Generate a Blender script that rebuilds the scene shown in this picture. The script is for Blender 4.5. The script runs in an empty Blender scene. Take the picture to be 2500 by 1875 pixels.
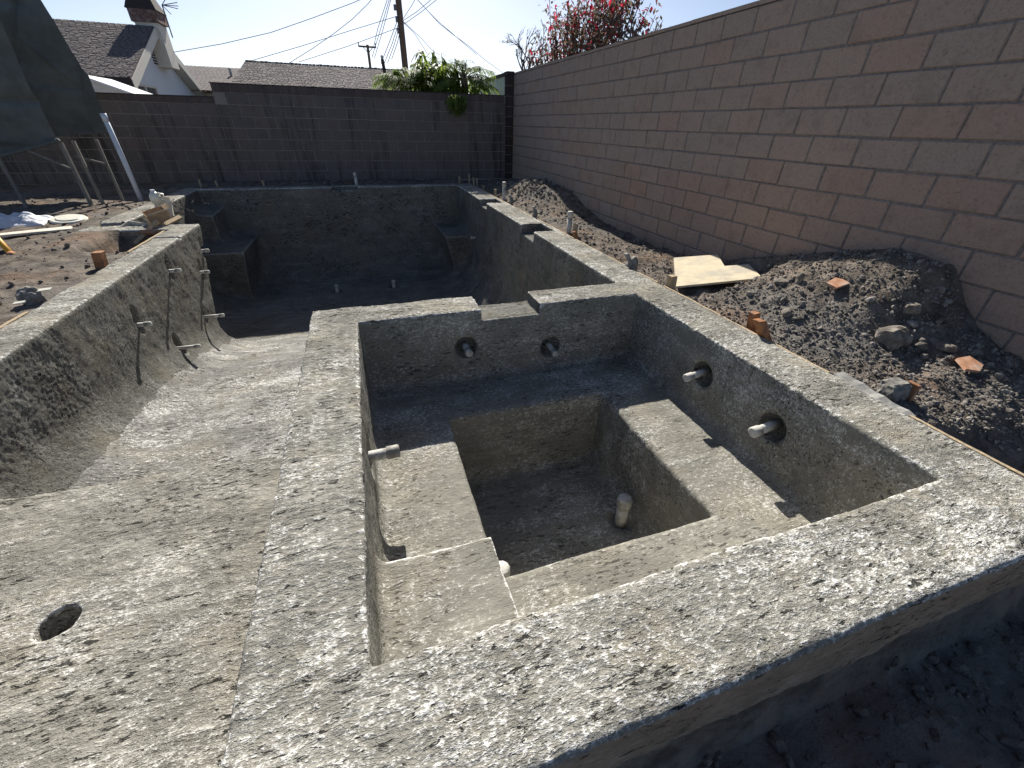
import bpy, bmesh, math, random
import numpy as np
from mathutils import Vector, Matrix, Quaternion

# ------------------------------------------------------------------ units
U = 1.18            # one plan unit (camera height above the bond beam) in metres
random.seed(7); RNG = np.random.default_rng(7)
scene = bpy.context.scene
C = scene.collection

# ------------------------------------------------------------------ camera
cam_d = bpy.data.cameras.new('camera'); cam = bpy.data.objects.new('camera', cam_d); C.objects.link(cam)
r_ = Vector((0.94938429, -0.31343087, 0.02075005)); u_ = Vector((0.15076829, 0.51263723, 0.84526445)); f_ = Vector((0.27556922, 0.79935234, -0.53394517))
M = Matrix((r_, u_, -f_)).transposed().to_4x4(); M.translation = Vector((0, 0, U))
cam.matrix_world = M
cam_d.sensor_width = 36; cam_d.lens = 36 * 1002.29 / 2500; cam_d.clip_start = 0.02; cam_d.clip_end = 2000
scene.camera = cam

# ------------------------------------------------------------------ sky, sun, exposure
SUN = Vector((0.155, 1.36, 1.0)).normalized()
world = bpy.data.worlds.new('World'); scene.world = world; world.use_nodes = True
wn = world.node_tree.nodes; wl = world.node_tree.links
sky = wn.new('ShaderNodeTexSky'); sky.sky_type = 'NISHITA'; sky.sun_disc = False
sky.sun_elevation = math.asin(SUN.z); sky.sun_rotation = math.atan2(SUN.x, SUN.y)
sky.altitude = 0; sky.air_density = 0.65; sky.dust_density = 0.75; sky.ozone_density = 1.0
bg = wn['Background']; bg.inputs['Strength'].default_value = 0.068
wl.new(sky.outputs[0], bg.inputs['Color'])
sd = bpy.data.lights.new('sun', 'SUN'); sd.energy = 5.0; sd.angle = math.radians(0.53); sd.color = (1.0, 0.952, 0.86)
sun = bpy.data.objects.new('sun', sd); C.objects.link(sun); sun.rotation_euler = SUN.to_track_quat('Z', 'Y').to_euler()
scene.view_settings.view_transform = 'Standard'; scene.view_settings.look = 'None'
scene.view_settings.gamma = 1.0; scene.view_settings.use_curve_mapping = False
scene.view_settings.exposure = 0.78
scene.cycles.max_bounces = 6; scene.cycles.diffuse_bounces = 2; scene.cycles.use_denoising = True; scene.cycles.denoising_input_passes = 'RGB_ALBEDO_NORMAL'; scene.cycles.denoising_prefilter = 'ACCURATE'

# ------------------------------------------------------------------ helpers
def link(o, parent=None):
    C.objects.link(o)
    if parent is not None: o.parent = parent
    return o
def mesh(name, verts, faces, mat=None, smooth=False):
    me = bpy.data.meshes.new(name)
    v = np.asarray(verts, dtype=np.float64) * U
    me.from_pydata(v.tolist(), [], [list(f) for f in faces])
    if mat: me.materials.append(mat)
    if smooth: me.polygons.foreach_set('use_smooth', [True] * len(me.polygons))
    me.update(); return me
def fastmesh(name, verts, quads, mat, smooth=True):
    me = bpy.data.meshes.new(name); n = len(verts); k = quads.shape[1]; m = len(quads)
    me.vertices.add(n); me.vertices.foreach_set('co', (np.asarray(verts, np.float32) * U).ravel())
    me.loops.add(m * k); me.loops.foreach_set('vertex_index', quads.astype(np.int32).ravel())
    me.polygons.add(m); me.polygons.foreach_set('loop_start', np.arange(m, dtype=np.int32) * k)
    me.polygons.foreach_set('use_smooth', np.full(m, smooth))
    me.materials.append(mat); me.update(calc_edges=True); return me
def obj(name, me, parent=None, loc=(0, 0, 0)):
    o = bpy.data.objects.new(name, me); o.location = Vector(loc) * U
    return link(o, parent)
def tag(o, label=None, cat=None, group=None, kind=None):
    if label: o['label'] = label
    if cat: o['category'] = cat
    if group: o['group'] = group
    if kind: o['kind'] = kind
    return o
def thing(name, label, cat, loc=(0, 0, 0), group=None):
    o = bpy.data.objects.new(name, None); o.empty_display_size = 0.1; o.location = Vector(loc) * U
    link(o); return tag(o, label, cat, group)
class MB:
    def __init__(s): s.v = []; s.f = []
    def add(s, v, f):
        b = len(s.v); s.v += [tuple(p) for p in v]; s.f += [[i + b for i in q] for q in f]; return s
    def box(s, a, b, jit=0.0, rot=None, piv=None):
        (x0, y0, z0), (x1, y1, z1) = a, b
        v = [Vector(p) for p in ((x0,y0,z0),(x1,y0,z0),(x1,y1,z0),(x0,y1,z0),(x0,y0,z1),(x1,y0,z1),(x1,y1,z1),(x0,y1,z1))]
        if jit: v = [p + Vector((random.uniform(-jit,jit) for _ in range(3))) for p in v]
        if rot is not None:
            pv = Vector(piv) if piv else (Vector(a)+Vector(b))/2
            v = [rot @ (p-pv) + pv for p in v]
        return s.add(v, [(0,3,2,1),(4,5,6,7),(0,1,5,4),(1,2,6,5),(2,3,7,6),(3,0,4,7)])
    def tube(s, pts, rad, n=8, cap=True):
        pts = [Vector(p) for p in pts]; rad = rad if isinstance(rad, (list, tuple)) else [rad]*len(pts)
        rings = []; b = len(s.v)
        t0 = (pts[1]-pts[0]).normalized(); ref = Vector((0,0,1)) if abs(t0.z) < .9 else Vector((1,0,0))
        for i, p in enumerate(pts):
            t = (pts[min(i+1,len(pts)-1)] - pts[max(i-1,0)]).normalized()
            a = t.cross(ref).normalized(); c = a.cross(t)
            for k in range(n):
                w = 2*math.pi*k/n; s.v.append(tuple(p + (a*math.cos(w) + c*math.sin(w))*rad[i]))
        for i in range(len(pts)-1):
            for k in range(n):
                s.f.append([b+i*n+k, b+i*n+(k+1)%n, b+(i+1)*n+(k+1)%n, b+(i+1)*n+k])
        if cap:
            s.f.append([b+k for k in range(n)][::-1]); s.f.append([b+(len(pts)-1)*n+k for k in range(n)])
        return s
    def build(s, name, mat, parent=None, loc=(0,0,0), smooth=False, bevel=0):
        me = mesh(name, s.v, s.f, mat, smooth)
        bm = bmesh.new(); bm.from_mesh(me); bmesh.ops.recalc_face_normals(bm, faces=bm.faces)
        if bevel: bmesh.ops.bevel(bm, geom=list(bm.edges), offset=bevel*U, segments=1, affect='EDGES')
        bm.to_mesh(me); bm.free()
        if bevel == 0 and smooth: me.polygons.foreach_set('use_smooth', [True]*len(me.polygons))
        return obj(name, me, parent, loc)

# numpy value noise --------------------------------------------------
def _h(ix, iy, iz, seed):
    n = (ix.astype(np.int64)*73856093) ^ (iy.astype(np.int64)*19349663) ^ (iz.astype(np.int64)*83492791) ^ (seed*2654435761)
    n = (n ^ (n >> 13)) * 1274126177; n = n ^ (n >> 16)
    return (n & 0xffff).astype(np.float32)/32767.5 - 1
def vnoise(p, seed=0):
    p = np.asarray(p, np.float32); i = np.floor(p); f = p-i; f = f*f*(3-2*f); i = i.astype(np.int64)
    x, y, z = i[...,0], i[...,1], i[...,2]; fx, fy, fz = f[...,0], f[...,1], f[...,2]
    def L(a, b, t): return a+(b-a)*t
    return L(L(L(_h(x,y,z,seed),_h(x+1,y,z,seed),fx), L(_h(x,y+1,z,seed),_h(x+1,y+1,z,seed),fx), fy),
             L(L(_h(x,y,z+1,seed),_h(x+1,y,z+1,seed),fx), L(_h(x,y+1,z+1,seed),_h(x+1,y+1,z+1,seed),fx), fy), fz)
def fbm(p, freq, octv=3, seed=0):
    a = 0; amp = 1.0; tot = 0
    for k in range(octv):
        a = a + amp*vnoise(p*freq*(2.03**k), seed+k*17); tot += amp; amp *= .5
    return a/tot

# materials ----------------------------------------------------------
def nmat(name, rough=.9, spec=.2):
    m = bpy.data.materials.new(name); m.use_nodes = True; nt = m.node_tree
    b = nt.nodes['Principled BSDF']; b.inputs['Roughness'].default_value = rough; b.inputs['Specular IOR Level'].default_value = spec
    return m, nt, b
def N(nt, t, **kw):
    n = nt.nodes.new(t)
    for k, v in kw.items():
        if k.startswith('i_'): n.inputs[k[2:].replace('_', ' ')].default_value = v
        else: setattr(n, k, v)
    return n
def noise(nt, vec, scale, detail=4, rough=.55, dist=0):
    n = N(nt, 'ShaderNodeTexNoise', i_Scale=scale, i_Detail=detail, i_Roughness=rough, i_Distortion=dist)
    nt.links.new(vec, n.inputs['Vector']); return n.outputs['Fac']
def ramp(nt, fac, lo, hi, a=0.0, b=1.0):
    n = N(nt, 'ShaderNodeMapRange', clamp=True); n.interpolation_type = 'SMOOTHSTEP'
    n.inputs['From Min'].default_value = lo; n.inputs['From Max'].default_value = hi
    n.inputs['To Min'].default_value = a; n.inputs['To Max'].default_value = b
    nt.links.new(fac, n.inputs['Value']); return n.outputs['Result']
def math_(nt, op, a, b=None):
    n = N(nt, 'ShaderNodeMath', operation=op)
    for i, x in enumerate((a, b)):
        if x is None: continue
        if isinstance(x, (int, float)): n.inputs[i].default_value = x
        else: nt.links.new(x, n.inputs[i])
    return n.outputs[0]
def mixc(nt, fac, a, b):
    n = N(nt, 'ShaderNodeMix', data_type='RGBA')
    for idx, x in ((0, fac), (6, a), (7, b)):
        if isinstance(x, (int, float)): n.inputs[idx].default_value = x
        elif isinstance(x, tuple): n.inputs[idx].default_value = (*x, 1)
        else: nt.links.new(x, n.inputs[idx])
    return n.outputs[2]
def bump(nt, h, dist, strength=1.0, prev=None):
    n = N(nt, 'ShaderNodeBump', i_Strength=strength, i_Distance=dist); nt.links.new(h, n.inputs['Height'])
    if prev is not None: nt.links.new(prev, n.inputs['Normal'])
    return n.outputs['Normal']
def coords(nt, kind='Object', sc=(1,1,1)):
    t = N(nt, 'ShaderNodeTexCoord'); m = N(nt, 'ShaderNodeMapping'); m.inputs['Scale'].default_value = sc
    nt.links.new(t.outputs[kind], m.inputs['Vector']); return m.outputs[0]
def sep(nt, vec):
    s = N(nt, 'ShaderNodeSeparateXYZ'); nt.links.new(vec, s.inputs[0]); return s.outputs

def concrete(name, dark, light, tan, white=.5, rough_amp=1.0, speck=.8, wbias=0.0):
    m, nt, b = nmat(name, 1.0, .02)
    v = coords(nt); vs = coords(nt, sc=(.6, 1, 1)); vst = coords(nt, sc=(.28, 1, 1)); s = sep(nt, v)
    swx = coords(nt, sc=(.07, 1, 1)); swy = coords(nt, sc=(1, .07, 1))
    big = noise(nt, v, .9, 5, .62); mid = noise(nt, vs, 8, 5, .65); fine = noise(nt, vs, 60, 4, .7); vf = noise(nt, vs, 170, 3, .65)
    strk = noise(nt, vst, 55, 3, .6, .6)
    # trowel sweeps run along the beams: lengthwise on the side beams, crosswise elsewhere
    side = math_(nt, 'MAXIMUM', math_(nt, 'MULTIPLY', ramp(nt, s[0], -.52, -.44), ramp(nt, s[0], -.12, -.2)), ramp(nt, s[0], 2.02, 2.1))
    sweep = N(nt, 'ShaderNodeMix', data_type='FLOAT'); nt.links.new(side, sweep.inputs[0])
    nt.links.new(noise(nt, swx, 14, 4, .6, .15), sweep.inputs[2]); nt.links.new(noise(nt, swy, 14, 4, .6, .15), sweep.inputs[3]); sweep = sweep.outputs[0]
    calm = ramp(nt, noise(nt, v, 1.6, 4, .65), .38, .58, .55, 1.0)      # rubbed smooth / left rough
    t = math_(nt, 'ADD', math_(nt, 'MULTIPLY', mid, .45), math_(nt, 'ADD', math_(nt, 'MULTIPLY', fine, .25), math_(nt, 'MULTIPLY', sweep, .18)))
    col = mixc(nt, ramp(nt, t, .39, .61), dark, light)
    col = mixc(nt, ramp(nt, noise(nt, v, 1.9, 6, .7), .47, .66, 0, .65), col, tan)
    # white lime bloom, heavier on the last sprayed near beam, plus painted edge highlights
    nearm = ramp(nt, s[1], .95, .25, 0, .07)
    patch = noise(nt, vs, 3.0, 7, .72, .5)
    f2 = math_(nt, 'MULTIPLY', math_(nt, 'SUBTRACT', math_(nt, 'ADD', math_(nt, 'MULTIPLY', fine, .5), math_(nt, 'MULTIPLY', vf, .5)), .5), 1.5)
    wb = math_(nt, 'ADD', math_(nt, 'ADD', math_(nt, 'MULTIPLY', big, .35), math_(nt, 'MULTIPLY', patch, .6)), math_(nt, 'ADD', nearm, math_(nt, 'MULTIPLY', math_(nt, 'SUBTRACT', sweep, .5), .2)))
    geo = N(nt, 'ShaderNodeNewGeometry'); arris_light = ramp(nt, math_(nt, 'ADD', geo.outputs['Pointiness'], math_(nt, 'MULTIPLY', math_(nt, 'SUBTRACT', fine, .5), .06)), .518, .555, 0, .34)  # convex edges whitened: sunlit nosing highlight put into the colour, along with laitance
    wm = ramp(nt, math_(nt, 'ADD', math_(nt, 'ADD', wb, arris_light), f2), .50-wbias, .72-wbias, 0, white)
    col = mixc(nt, wm, col, (.88, .87, .84))
    # grey damp blotches
    col = mixc(nt, ramp(nt, noise(nt, v, 2.6, 6, .72, .5), .55, .70, 0, .42), col, tuple(x*.62 for x in dark))
    pit = noise(nt, vst, 60, 3, .75, .4)
    dens = ramp(nt, noise(nt, v, 2.2, 4, .65), .35, .65, -.05, .06)
    pm = ramp(nt, math_(nt, 'ADD', pit, dens), .60, .67, 0, speck)
    col = mixc(nt, pm, col, (.032, .031, .029))
    nt.links.new(col, b.inputs['Base Color'])
    n1 = bump(nt, math_(nt, 'ADD', mid, math_(nt, 'MULTIPLY', sweep, .25)), .014*rough_amp, .5)
    n2 = bump(nt, math_(nt, 'MULTIPLY', math_(nt, 'ADD', fine, math_(nt, 'MULTIPLY', strk, .9)), calm), .012*rough_amp, 1.0, n1)
    n3 = bump(nt, math_(nt, 'SUBTRACT', math_(nt, 'MULTIPLY', vf, calm), pm), .006*rough_amp, 1.0, n2)
    nt.links.new(n3, b.inputs['Normal']); return m
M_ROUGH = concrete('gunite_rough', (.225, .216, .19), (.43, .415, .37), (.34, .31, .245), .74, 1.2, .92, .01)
M_SHELF = concrete('gunite_shelf', (.225, .216, .19), (.42, .405, .36), (.345, .318, .258), .62, 1.2, .92, .0)
M_FLOOR = concrete('gunite_floor', (.205, .20, .188), (.41, .402, .38), (.26, .24, .20), .78, 1.2, .92, .02)
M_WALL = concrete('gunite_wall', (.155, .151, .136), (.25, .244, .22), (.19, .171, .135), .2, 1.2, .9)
M_SMOOTH = concrete('gunite_trowelled', (.20, .192, .166), (.33, .318, .275), (.275, .25, .20), .6, .5, .7, .0)
M_FORMED = concrete('gunite_formed', (.25, .195, .145), (.42, .335, .25), (.30, .22, .15), .05, .7, .8)

def simple(name, col, var=.25, scale=20, rough=.8, bumpd=.002, spec=.3, dirt=None, dirtamt=.5, sc=(1,1,1)):
    m, nt, b = nmat(name, rough, spec); v = coords(nt, sc=sc)
    n = noise(nt, v, scale, 5, .6)
    c = mixc(nt, ramp(nt, n, .35, .65), tuple(x*(1-var) for x in col), tuple(min(1, x*(1+var)) for x in col))
    if dirt: c = mixc(nt, ramp(nt, noise(nt, v, scale*.35, 5, .7), .45, .65, 0, dirtamt), c, dirt)
    nt.links.new(c, b.inputs['Base Color']); nt.links.new(bump(nt, n, bumpd, .8), b.inputs['Normal']); return m
M_DWOOD = simple('weathered_timber', (.20, .185, .165), .25, 14, .85, .001, .2, None, 0, (6, 6, .7))
M_PVC = simple('pvc', (.52, .51, .47), .12, 30, .6, .0008, .3, (.20, .185, .16), .85)
M_PVCW = simple('pvc_clean', (.62, .66, .74), .05, 8, .4, .0003, .5)
M_WOOD = simple('lumber', (.40, .31, .20), .3, 14, .9, .001, .1, (.24, .22, .19), .75, (6, 6, .7))
M_ORANGE = simple('redwood_stake', (.34, .155, .07), .3, 18, .8, .001, .2, (.20, .17, .15), .5)
M_MUD = simple('mortar_splash', (.20, .19, .17), .3, 30, .95, .006)
M_PLY = simple('plywood', (.58, .50, .36), .07, 6, .9, .0006, .1, (.36, .34, .30), .7, (1, 1.6, 1))
M_TILE = simple('clay_tile', (.47, .25, .155), .18, 25, .9, .001, .1, (.48, .39, .32), .75)
M_YEL = simple('yellow_paint', (.75, .36, .03), .1, 10, .45, .0003)
M_BAG = simple('white_sacking', (.66, .68, .74), .1, 12, .6, .003, .3, (.4, .4, .4), .3)
M_LID = simple('white_plastic', (.74, .72, .62), .08, 10, .4, .0005, .5, (.4, .38, .33), .4)
M_CARD = simple('cardboard', (.40, .27, .17), .15, 12, .85, .0006, .2)
M_CARDW = simple('white_card', (.62, .58, .50), .12, 12, .8, .0006, .2, (.35, .3, .25), .4)
M_ROCK = simple('rock', (.20, .175, .15), .35, 16, .9, .006, .2)
M_STEELGREY = simple('grey_board', (.26, .255, .24), .25, 25, .9, .002)

def dirtmat():
    m, nt, b = nmat('dirt', 1.0, .02); v = coords(nt); s = sep(nt, v)
    big = noise(nt, v, .8, 4, .6); mid = noise(nt, v, 7, 6, .65); fine = noise(nt, v, 55, 4, .65)
    c1 = mixc(nt, ramp(nt, mid, .35, .65), (.085, .073, .063), (.215, .182, .152))
    c1 = mixc(nt, ramp(nt, math_(nt, 'ADD', big, math_(nt, 'MULTIPLY', math_(nt, 'SUBTRACT', fine, .5), .5)), .45, .62, 0, .75), c1, (.155, .148, .138))
    red = ramp(nt, noise(nt, v, 1.4, 4, .6), .52, .66, 0, .4)
    c1 = mixc(nt, red, c1, (.23, .145, .095))
    nt.links.new(c1, b.inputs['Base Color'])
    n1 = bump(nt, mid, .05, .7); n2 = bump(nt, fine, .012, .9, n1); nt.links.new(n2, b.inputs['Normal']); return m
M_DIRT = dirtmat()
def gravelmat():
    m, nt, b = nmat('rubble', 1.0, .04); v = coords(nt)
    n = noise(nt, v, 9, 3, .6); f = noise(nt, v, 60, 3, .6)
    c = mixc(nt, ramp(nt, n, .35, .65), (.11, .10, .09), (.28, .255, .228))
    nt.links.new(c, b.inputs['Base Color']); nt.links.new(bump(nt, f, .006, .8), b.inputs['Normal']); return m
M_GRAVEL = gravelmat()

def blockmat(name, a, b_, c_, stain=0.0, grain=55, bumpk=1.0):
    m, nt, b = nmat(name, 1.0, .03)
    oi = N(nt, 'ShaderNodeObjectInfo'); g = N(nt, 'ShaderNodeNewGeometry'); pos = g.outputs['Position']
    rnd = oi.outputs['Random']
    c = mixc(nt, ramp(nt, rnd, 0, .6), a, b_); c = mixc(nt, ramp(nt, rnd, .72, 1.0), c, c_)
    f = noise(nt, pos, grain, 4, .75); mid = noise(nt, pos, 6, 6, .7); chip = noise(nt, pos, 17, 4, .65)
    c = mixc(nt, ramp(nt, f, .50, .72, 0, .6), c, tuple(x*.42 for x in a))
    c = mixc(nt, ramp(nt, f, .46, .30, 0, .3), c, tuple(min(1, x*1.35) for x in b_))
    c = mixc(nt, ramp(nt, mid, .48, .72, 0, .45), c, tuple(x*.6 for x in b_))
    if stain:
        mp = N(nt, 'ShaderNodeMapping'); mp.inputs['Scale'].default_value = (3.2, 1, .30); nt.links.new(pos, mp.inputs['Vector'])
        st = noise(nt, mp.outputs[0], 1.0, 5, .7)
        c = mixc(nt, ramp(nt, st, .50, .66, 0, stain), c, (.03, .028, .028))
    nt.links.new(c, b.inputs['Base Color'])
    n1 = bump(nt, mid, .02*bumpk, .6); n2 = bump(nt, ramp(nt, chip, .66, .74, 1, 0), .006*bumpk, .8, n1)
    nt.links.new(bump(nt, f, .007*bumpk, 1.0, n2), b.inputs['Normal']); return m
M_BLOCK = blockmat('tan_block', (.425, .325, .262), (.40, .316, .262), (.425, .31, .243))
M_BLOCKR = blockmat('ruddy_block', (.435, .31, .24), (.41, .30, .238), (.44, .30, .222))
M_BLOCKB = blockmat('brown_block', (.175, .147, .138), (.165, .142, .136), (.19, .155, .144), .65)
M_CAPB = blockmat('cap_brick', (.155, .12, .108), (.135, .108, .10), (.175, .135, .12), .3)
M_PILA = blockmat('pilaster_block', (.075, .055, .05), (.065, .05, .047), (.08, .06, .055), .3)
M_MORT = simple('mortar', (.215, .19, .175), .2, 40, .95, .003)
M_MORTB = simple('mortar_back', (.27, .24, .225), .2, 40, .95, .003)
M_WHITE = simple('white_stucco', (.72, .74, .76), .04, 60, .9, .002)
M_TRIM = simple('white_trim', (.66, .63, .56), .06, 10, .7, .0005)
M_PALE = simple('pale_teal_stucco', (.56, .66, .66), .08, 8, .9, .002)
M_DARKCAP = simple('dark_cap', (.05, .04, .038), .2, 20, .85, .001)
M_CHIM = simple('chimney_brick', (.155, .095, .085), .35, 14, .9, .003, .2, (.5, .48, .46), .35)
M_POLE = simple('weathered_pole', (.16, .115, .085), .25, 20, .9, .002, .2, None, 0, (3, 3, .3))
M_WIRE = simple('wire', (.17, .185, .215), .05, 5, .6, .0001)
M_GLASSD = simple('window_glass', (.10, .11, .12), .1, 3, .15, .0002, .6)
def roofmat(name, a, b_, U_=1):
    m, nt, b = nmat(name, .95, .1); v = coords(nt, 'Object')
    n = noise(nt, v, 9, 4, .7); f = noise(nt, v, 40, 2, .6)
    oi = N(nt, 'ShaderNodeObjectInfo')
    c = mixc(nt, ramp(nt, n, .3, .7), a, b_); c = mixc(nt, ramp(nt, f, .55, .75, 0, .4), c, tuple(x*.6 for x in a))
    nt.links.new(c, b.inputs['Base Color']); nt.links.new(bump(nt, f, .004, .7), b.inputs['Normal']); return m
M_SHIN = roofmat('asphalt_shingle', (.13, .115, .115), (.22, .195, .19))
def leafmat(name, a, b_, trans=.45, rough=.42):
    m, nt, b = nmat(name, min(1, rough+.18), .3); out = nt.nodes['Material Output']
    v = coords(nt); n = noise(nt, v, 5, 3, .6)
    c = mixc(nt, ramp(nt, n, .35, .65), a, b_); nt.links.new(c, b.inputs['Base Color'])
    t = N(nt, 'ShaderNodeBsdfTranslucent'); nt.links.new(mixc(nt, .5, c, tuple(min(1, x*1.9) for x in b_)), t.inputs['Color'])
    mx = N(nt, 'ShaderNodeMixShader'); mx.inputs[0].default_value = trans
    nt.links.new(b.outputs[0], mx.inputs[1]); nt.links.new(t.outputs[0], mx.inputs[2]); nt.links.new(mx.outputs[0], out.inputs['Surface']); return m
M_LEAF = leafmat('broad_leaf', (.075, .12, .03), (.19, .25, .05), .5, .35)
M_PALM = leafmat('palm_leaf', (.075, .12, .03), (.17, .235, .055), .5, .5)
M_BOUG = leafmat('vine_leaf', (.075, .06, .045), (.14, .11, .075), .45, .6)
M_RED = leafmat('red_bract', (.26, .02, .035), (.40, .035, .06), .4, .6)
M_TWIG = simple('twig', (.13, .115, .11), .2, 20, .9, .001)
def tarpmat():
    m, nt, b = nmat('shade_cloth', .85, .15); v = coords(nt); n = noise(nt, v, 3, 5, .65); f = noise(nt, v, 160, 2, .5)
    c = mixc(nt, ramp(nt, n, .3, .7), (.10, .108, .104), (.15, .16, .155)); nt.links.new(c, b.inputs['Base Color'])
    nt.links.new(bump(nt, f, .002, .5, bump(nt, n, .02, .5)), b.inputs['Normal']); return m
M_TARP = tarpmat()

# ------------------------------------------------------------------ concrete pool shell (signed distance field -> quads)
import openvdb
def sstep(t): t = np.clip(t, 0, 1); return t*t*(3-2*t)
def box2(x, y, x0, x1, y0, y1):
    cx, cy, hx, hy = (x0+x1)/2, (y0+y1)/2, (x1-x0)/2, (y1-y0)/2
    qx = np.abs(x-cx)-hx; qy = np.abs(y-cy)-hy
    return np.sqrt(np.maximum(qx, 0)**2+np.maximum(qy, 0)**2)+np.minimum(np.maximum(qx, qy), 0)
def boxm(x, y, x0, x1, y0, y1): return np.maximum(np.abs(x-(x0+x1)/2)-(x1-x0)/2, np.abs(y-(y0+y1)/2)-(y1-y0)/2)
def smax(a, b, k):
    h = np.maximum(k-np.abs(a-b), 0)/k; return np.maximum(a, b)+h*h*k*.25
SPA_JETS = [((.50,2.39,-.26),(0,-1,0)), ((1.11,2.39,-.34),(0,-1,0)), ((1.75,1.63,-.235),(-1,0,0)), ((1.75,1.12,-.25),(-1,0,0)), ((-.14,1.45,-.24),(1,0,0))]
WALL_PIPES = [(3.63,-.35), (4.49,-.19), (4.03,-.75), (5.19,-.41), (4.84,-.78), (5.46,-.25)]
def floor_z(y): return np.interp(y, [0, 1.9, 2.6, 4.0, 5.7, 7.2, 9], [-.70, -.71, -.77, -.95, -1.44, -1.52, -1.52])
SHELF = -.42; BENCH = -.48; FOOT = -.98
def shell(x, y, z):
    # x, y, z are broadcastable float32 axes; local features only touch their own slab of the grid
    X, Y, Z = x.ravel(), y.ravel(), z.ravel()
    out2 = np.minimum(np.minimum(box2(x, y, -2.0, 2.06, .22, 8.84), box2(x, y, -2.81, -1.5, 5.42, 8.84)), box2(x, y, -2.0, -.30, .06, 2.0))
    d = smax(out2, z-np.float32(0), .03)
    def carve(bb, fn, k):
        sl = tuple(slice(*np.searchsorted(A, (lo-.08, hi+.08))) for A, (lo, hi) in zip((X, Y, Z), bb))
        if any(q.stop <= q.start for q in sl): return
        xx, yy, zz = x[sl[0]], y[:, sl[1]], z[:, :, sl[2]]
        c = fn(xx, yy, zz).astype(np.float32); d[sl] = smax(d[sl], -c, k)
    # pool basin
    def basin(x, y, z):
        edge = 1.82-.05*(x+.56)
        main = np.maximum(box2(x, y, -1.77, 1.74, -1, 8.57), -box2(x, y, -.41, 9, -9, 2.66))
        fl = floor_z(y).astype(np.float32)-z
        kk = (.36+.40*sstep((y-4.6)/1.6)).astype(np.float32); p = smax(smax(main, fl, kk), edge-y, .10)
        if y.max() > 4.2:
            rec2 = box2(x, y, -2.54, 1.74, 3.0, 8.57)
            p = np.minimum(p, smax(np.maximum(rec2, (5.66+.62*z)-y), fl, kk))
        return p
    carve(((-2.7, 1.9), (1.5, 8.8), (-2, .1)), basin, .025)
    return d, carve
def full_shell(x, y, z):
    d, carve = shell(x, y, z); X, Y, Z = x.ravel(), y.ravel(), z.ravel()
    # solid steps and bench put back into the basin
    def fill(bb, fn, k):
        sl = tuple(slice(*np.searchsorted(A, (lo-.08, hi+.08))) for A, (lo, hi) in zip((X, Y, Z), bb))
        if any(q.stop <= q.start for q in sl): return
        c = fn(x[sl[0]], y[:, sl[1]], z[:, :, sl[2]]).astype(np.float32); d[sl] = -smax(-d[sl], -c, k)
    for (a, zt, bat) in (((-2.7,-2.27,7.92,8.8), -.29, .0), ((-2.7,-1.87,7.35,8.8), -.74, .16), ((1.28,1.9,7.5,8.8), -.70, .26)):
        fill(((a[0]-.1, a[1]+.1), (a[2]-.1, a[3]+.1), (-2, zt+.1)), lambda x, y, z: np.maximum(box2(x, y, *a)+bat*np.maximum(zt-z, 0), z-zt), .16)
    # tanning shelf and umbrella hole
    carve(((-1.9,-.35), (.3,2.1), (-.6,.1)), lambda x, y, z: np.maximum(smax(box2(x, y, -1.77, -.41, .36, 2.0), SHELF-z+.012*np.sin(x*5), .10), y-(1.92-.05*(x+.56))), .02)
    carve(((-1.25,-1.08), (1.06,1.23), (-.75,-.3)), lambda x, y, z: np.maximum(np.hypot(x+1.165, y-1.145)-.058, (SHELF-.3)-z), .01)
    # spa basin, footwell, step block
    stp = lambda x, y, z: np.maximum(boxm(x, y, -.4, .25, .3, .91), z+.232)
    carve(((-.2,1.82), (.44,2.46), (-.6,.1)), lambda x, y, z: smax(smax(box2(x, y, -.14, 1.75, .50, 2.39), BENCH-z, .07), -stp(x, y, z), .05), .018)
    carve(((.2,1.4), (.8,2.05), (FOOT-.1,BENCH+.12)), lambda x, y, z: smax(np.maximum(smax(boxm(x, y, .285, 1.295, .905, 1.945)+.06*np.maximum(BENCH-z, 0), FOOT-z, .10), z-(BENCH+.05)), -stp(x, y, z), .03), .03)
    # weir and skimmer notches, construction joint
    def cut(b, z0, kk=.012): carve(((b[0], b[1]), (b[2], b[3]), (z0, .1)), lambda x, y, z: np.maximum(box2(x, y, *b), z0-z), kk)
    cut((.61,1.01,2.2,2.9), -.075); cut((1.6,2.0,6.43,6.80), -.085); cut((1.6,2.0,4.45,4.86), -.10); cut((-.50,-.06,8.4,8.72), -.05)
    cut((-2.2,-1.5,4.98,5.02), -.018, .02); cut((-3,-1.5,5.72,5.9), -.03, .03)
    def ball(c, r, sc=(1,1,1), k=.03): carve(tuple((c[i]-r*2, c[i]+r*2) for i in range(3)), lambda x, y, z: np.sqrt(((x-c[0])*sc[0])**2+((y-c[1])*sc[1])**2+((z-c[2])*sc[2])**2)-r, k)
    for (c, n) in SPA_JETS: ball(c, .075)
    for (py, pz) in WALL_PIPES: ball((-1.765, py+.01, pz+.025), .075, (1, 1.7, .75), .02)
    for (cx, cy) in ((1.17,1.34), (.36,1.13)): ball((cx, cy, FOOT+.02), .07, (1, 1, 1), .04)
    for (cx, cy) in ((-.68,7.55), (.29,7.55)): ball((cx, cy, -1.5), .10)
    return d
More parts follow.
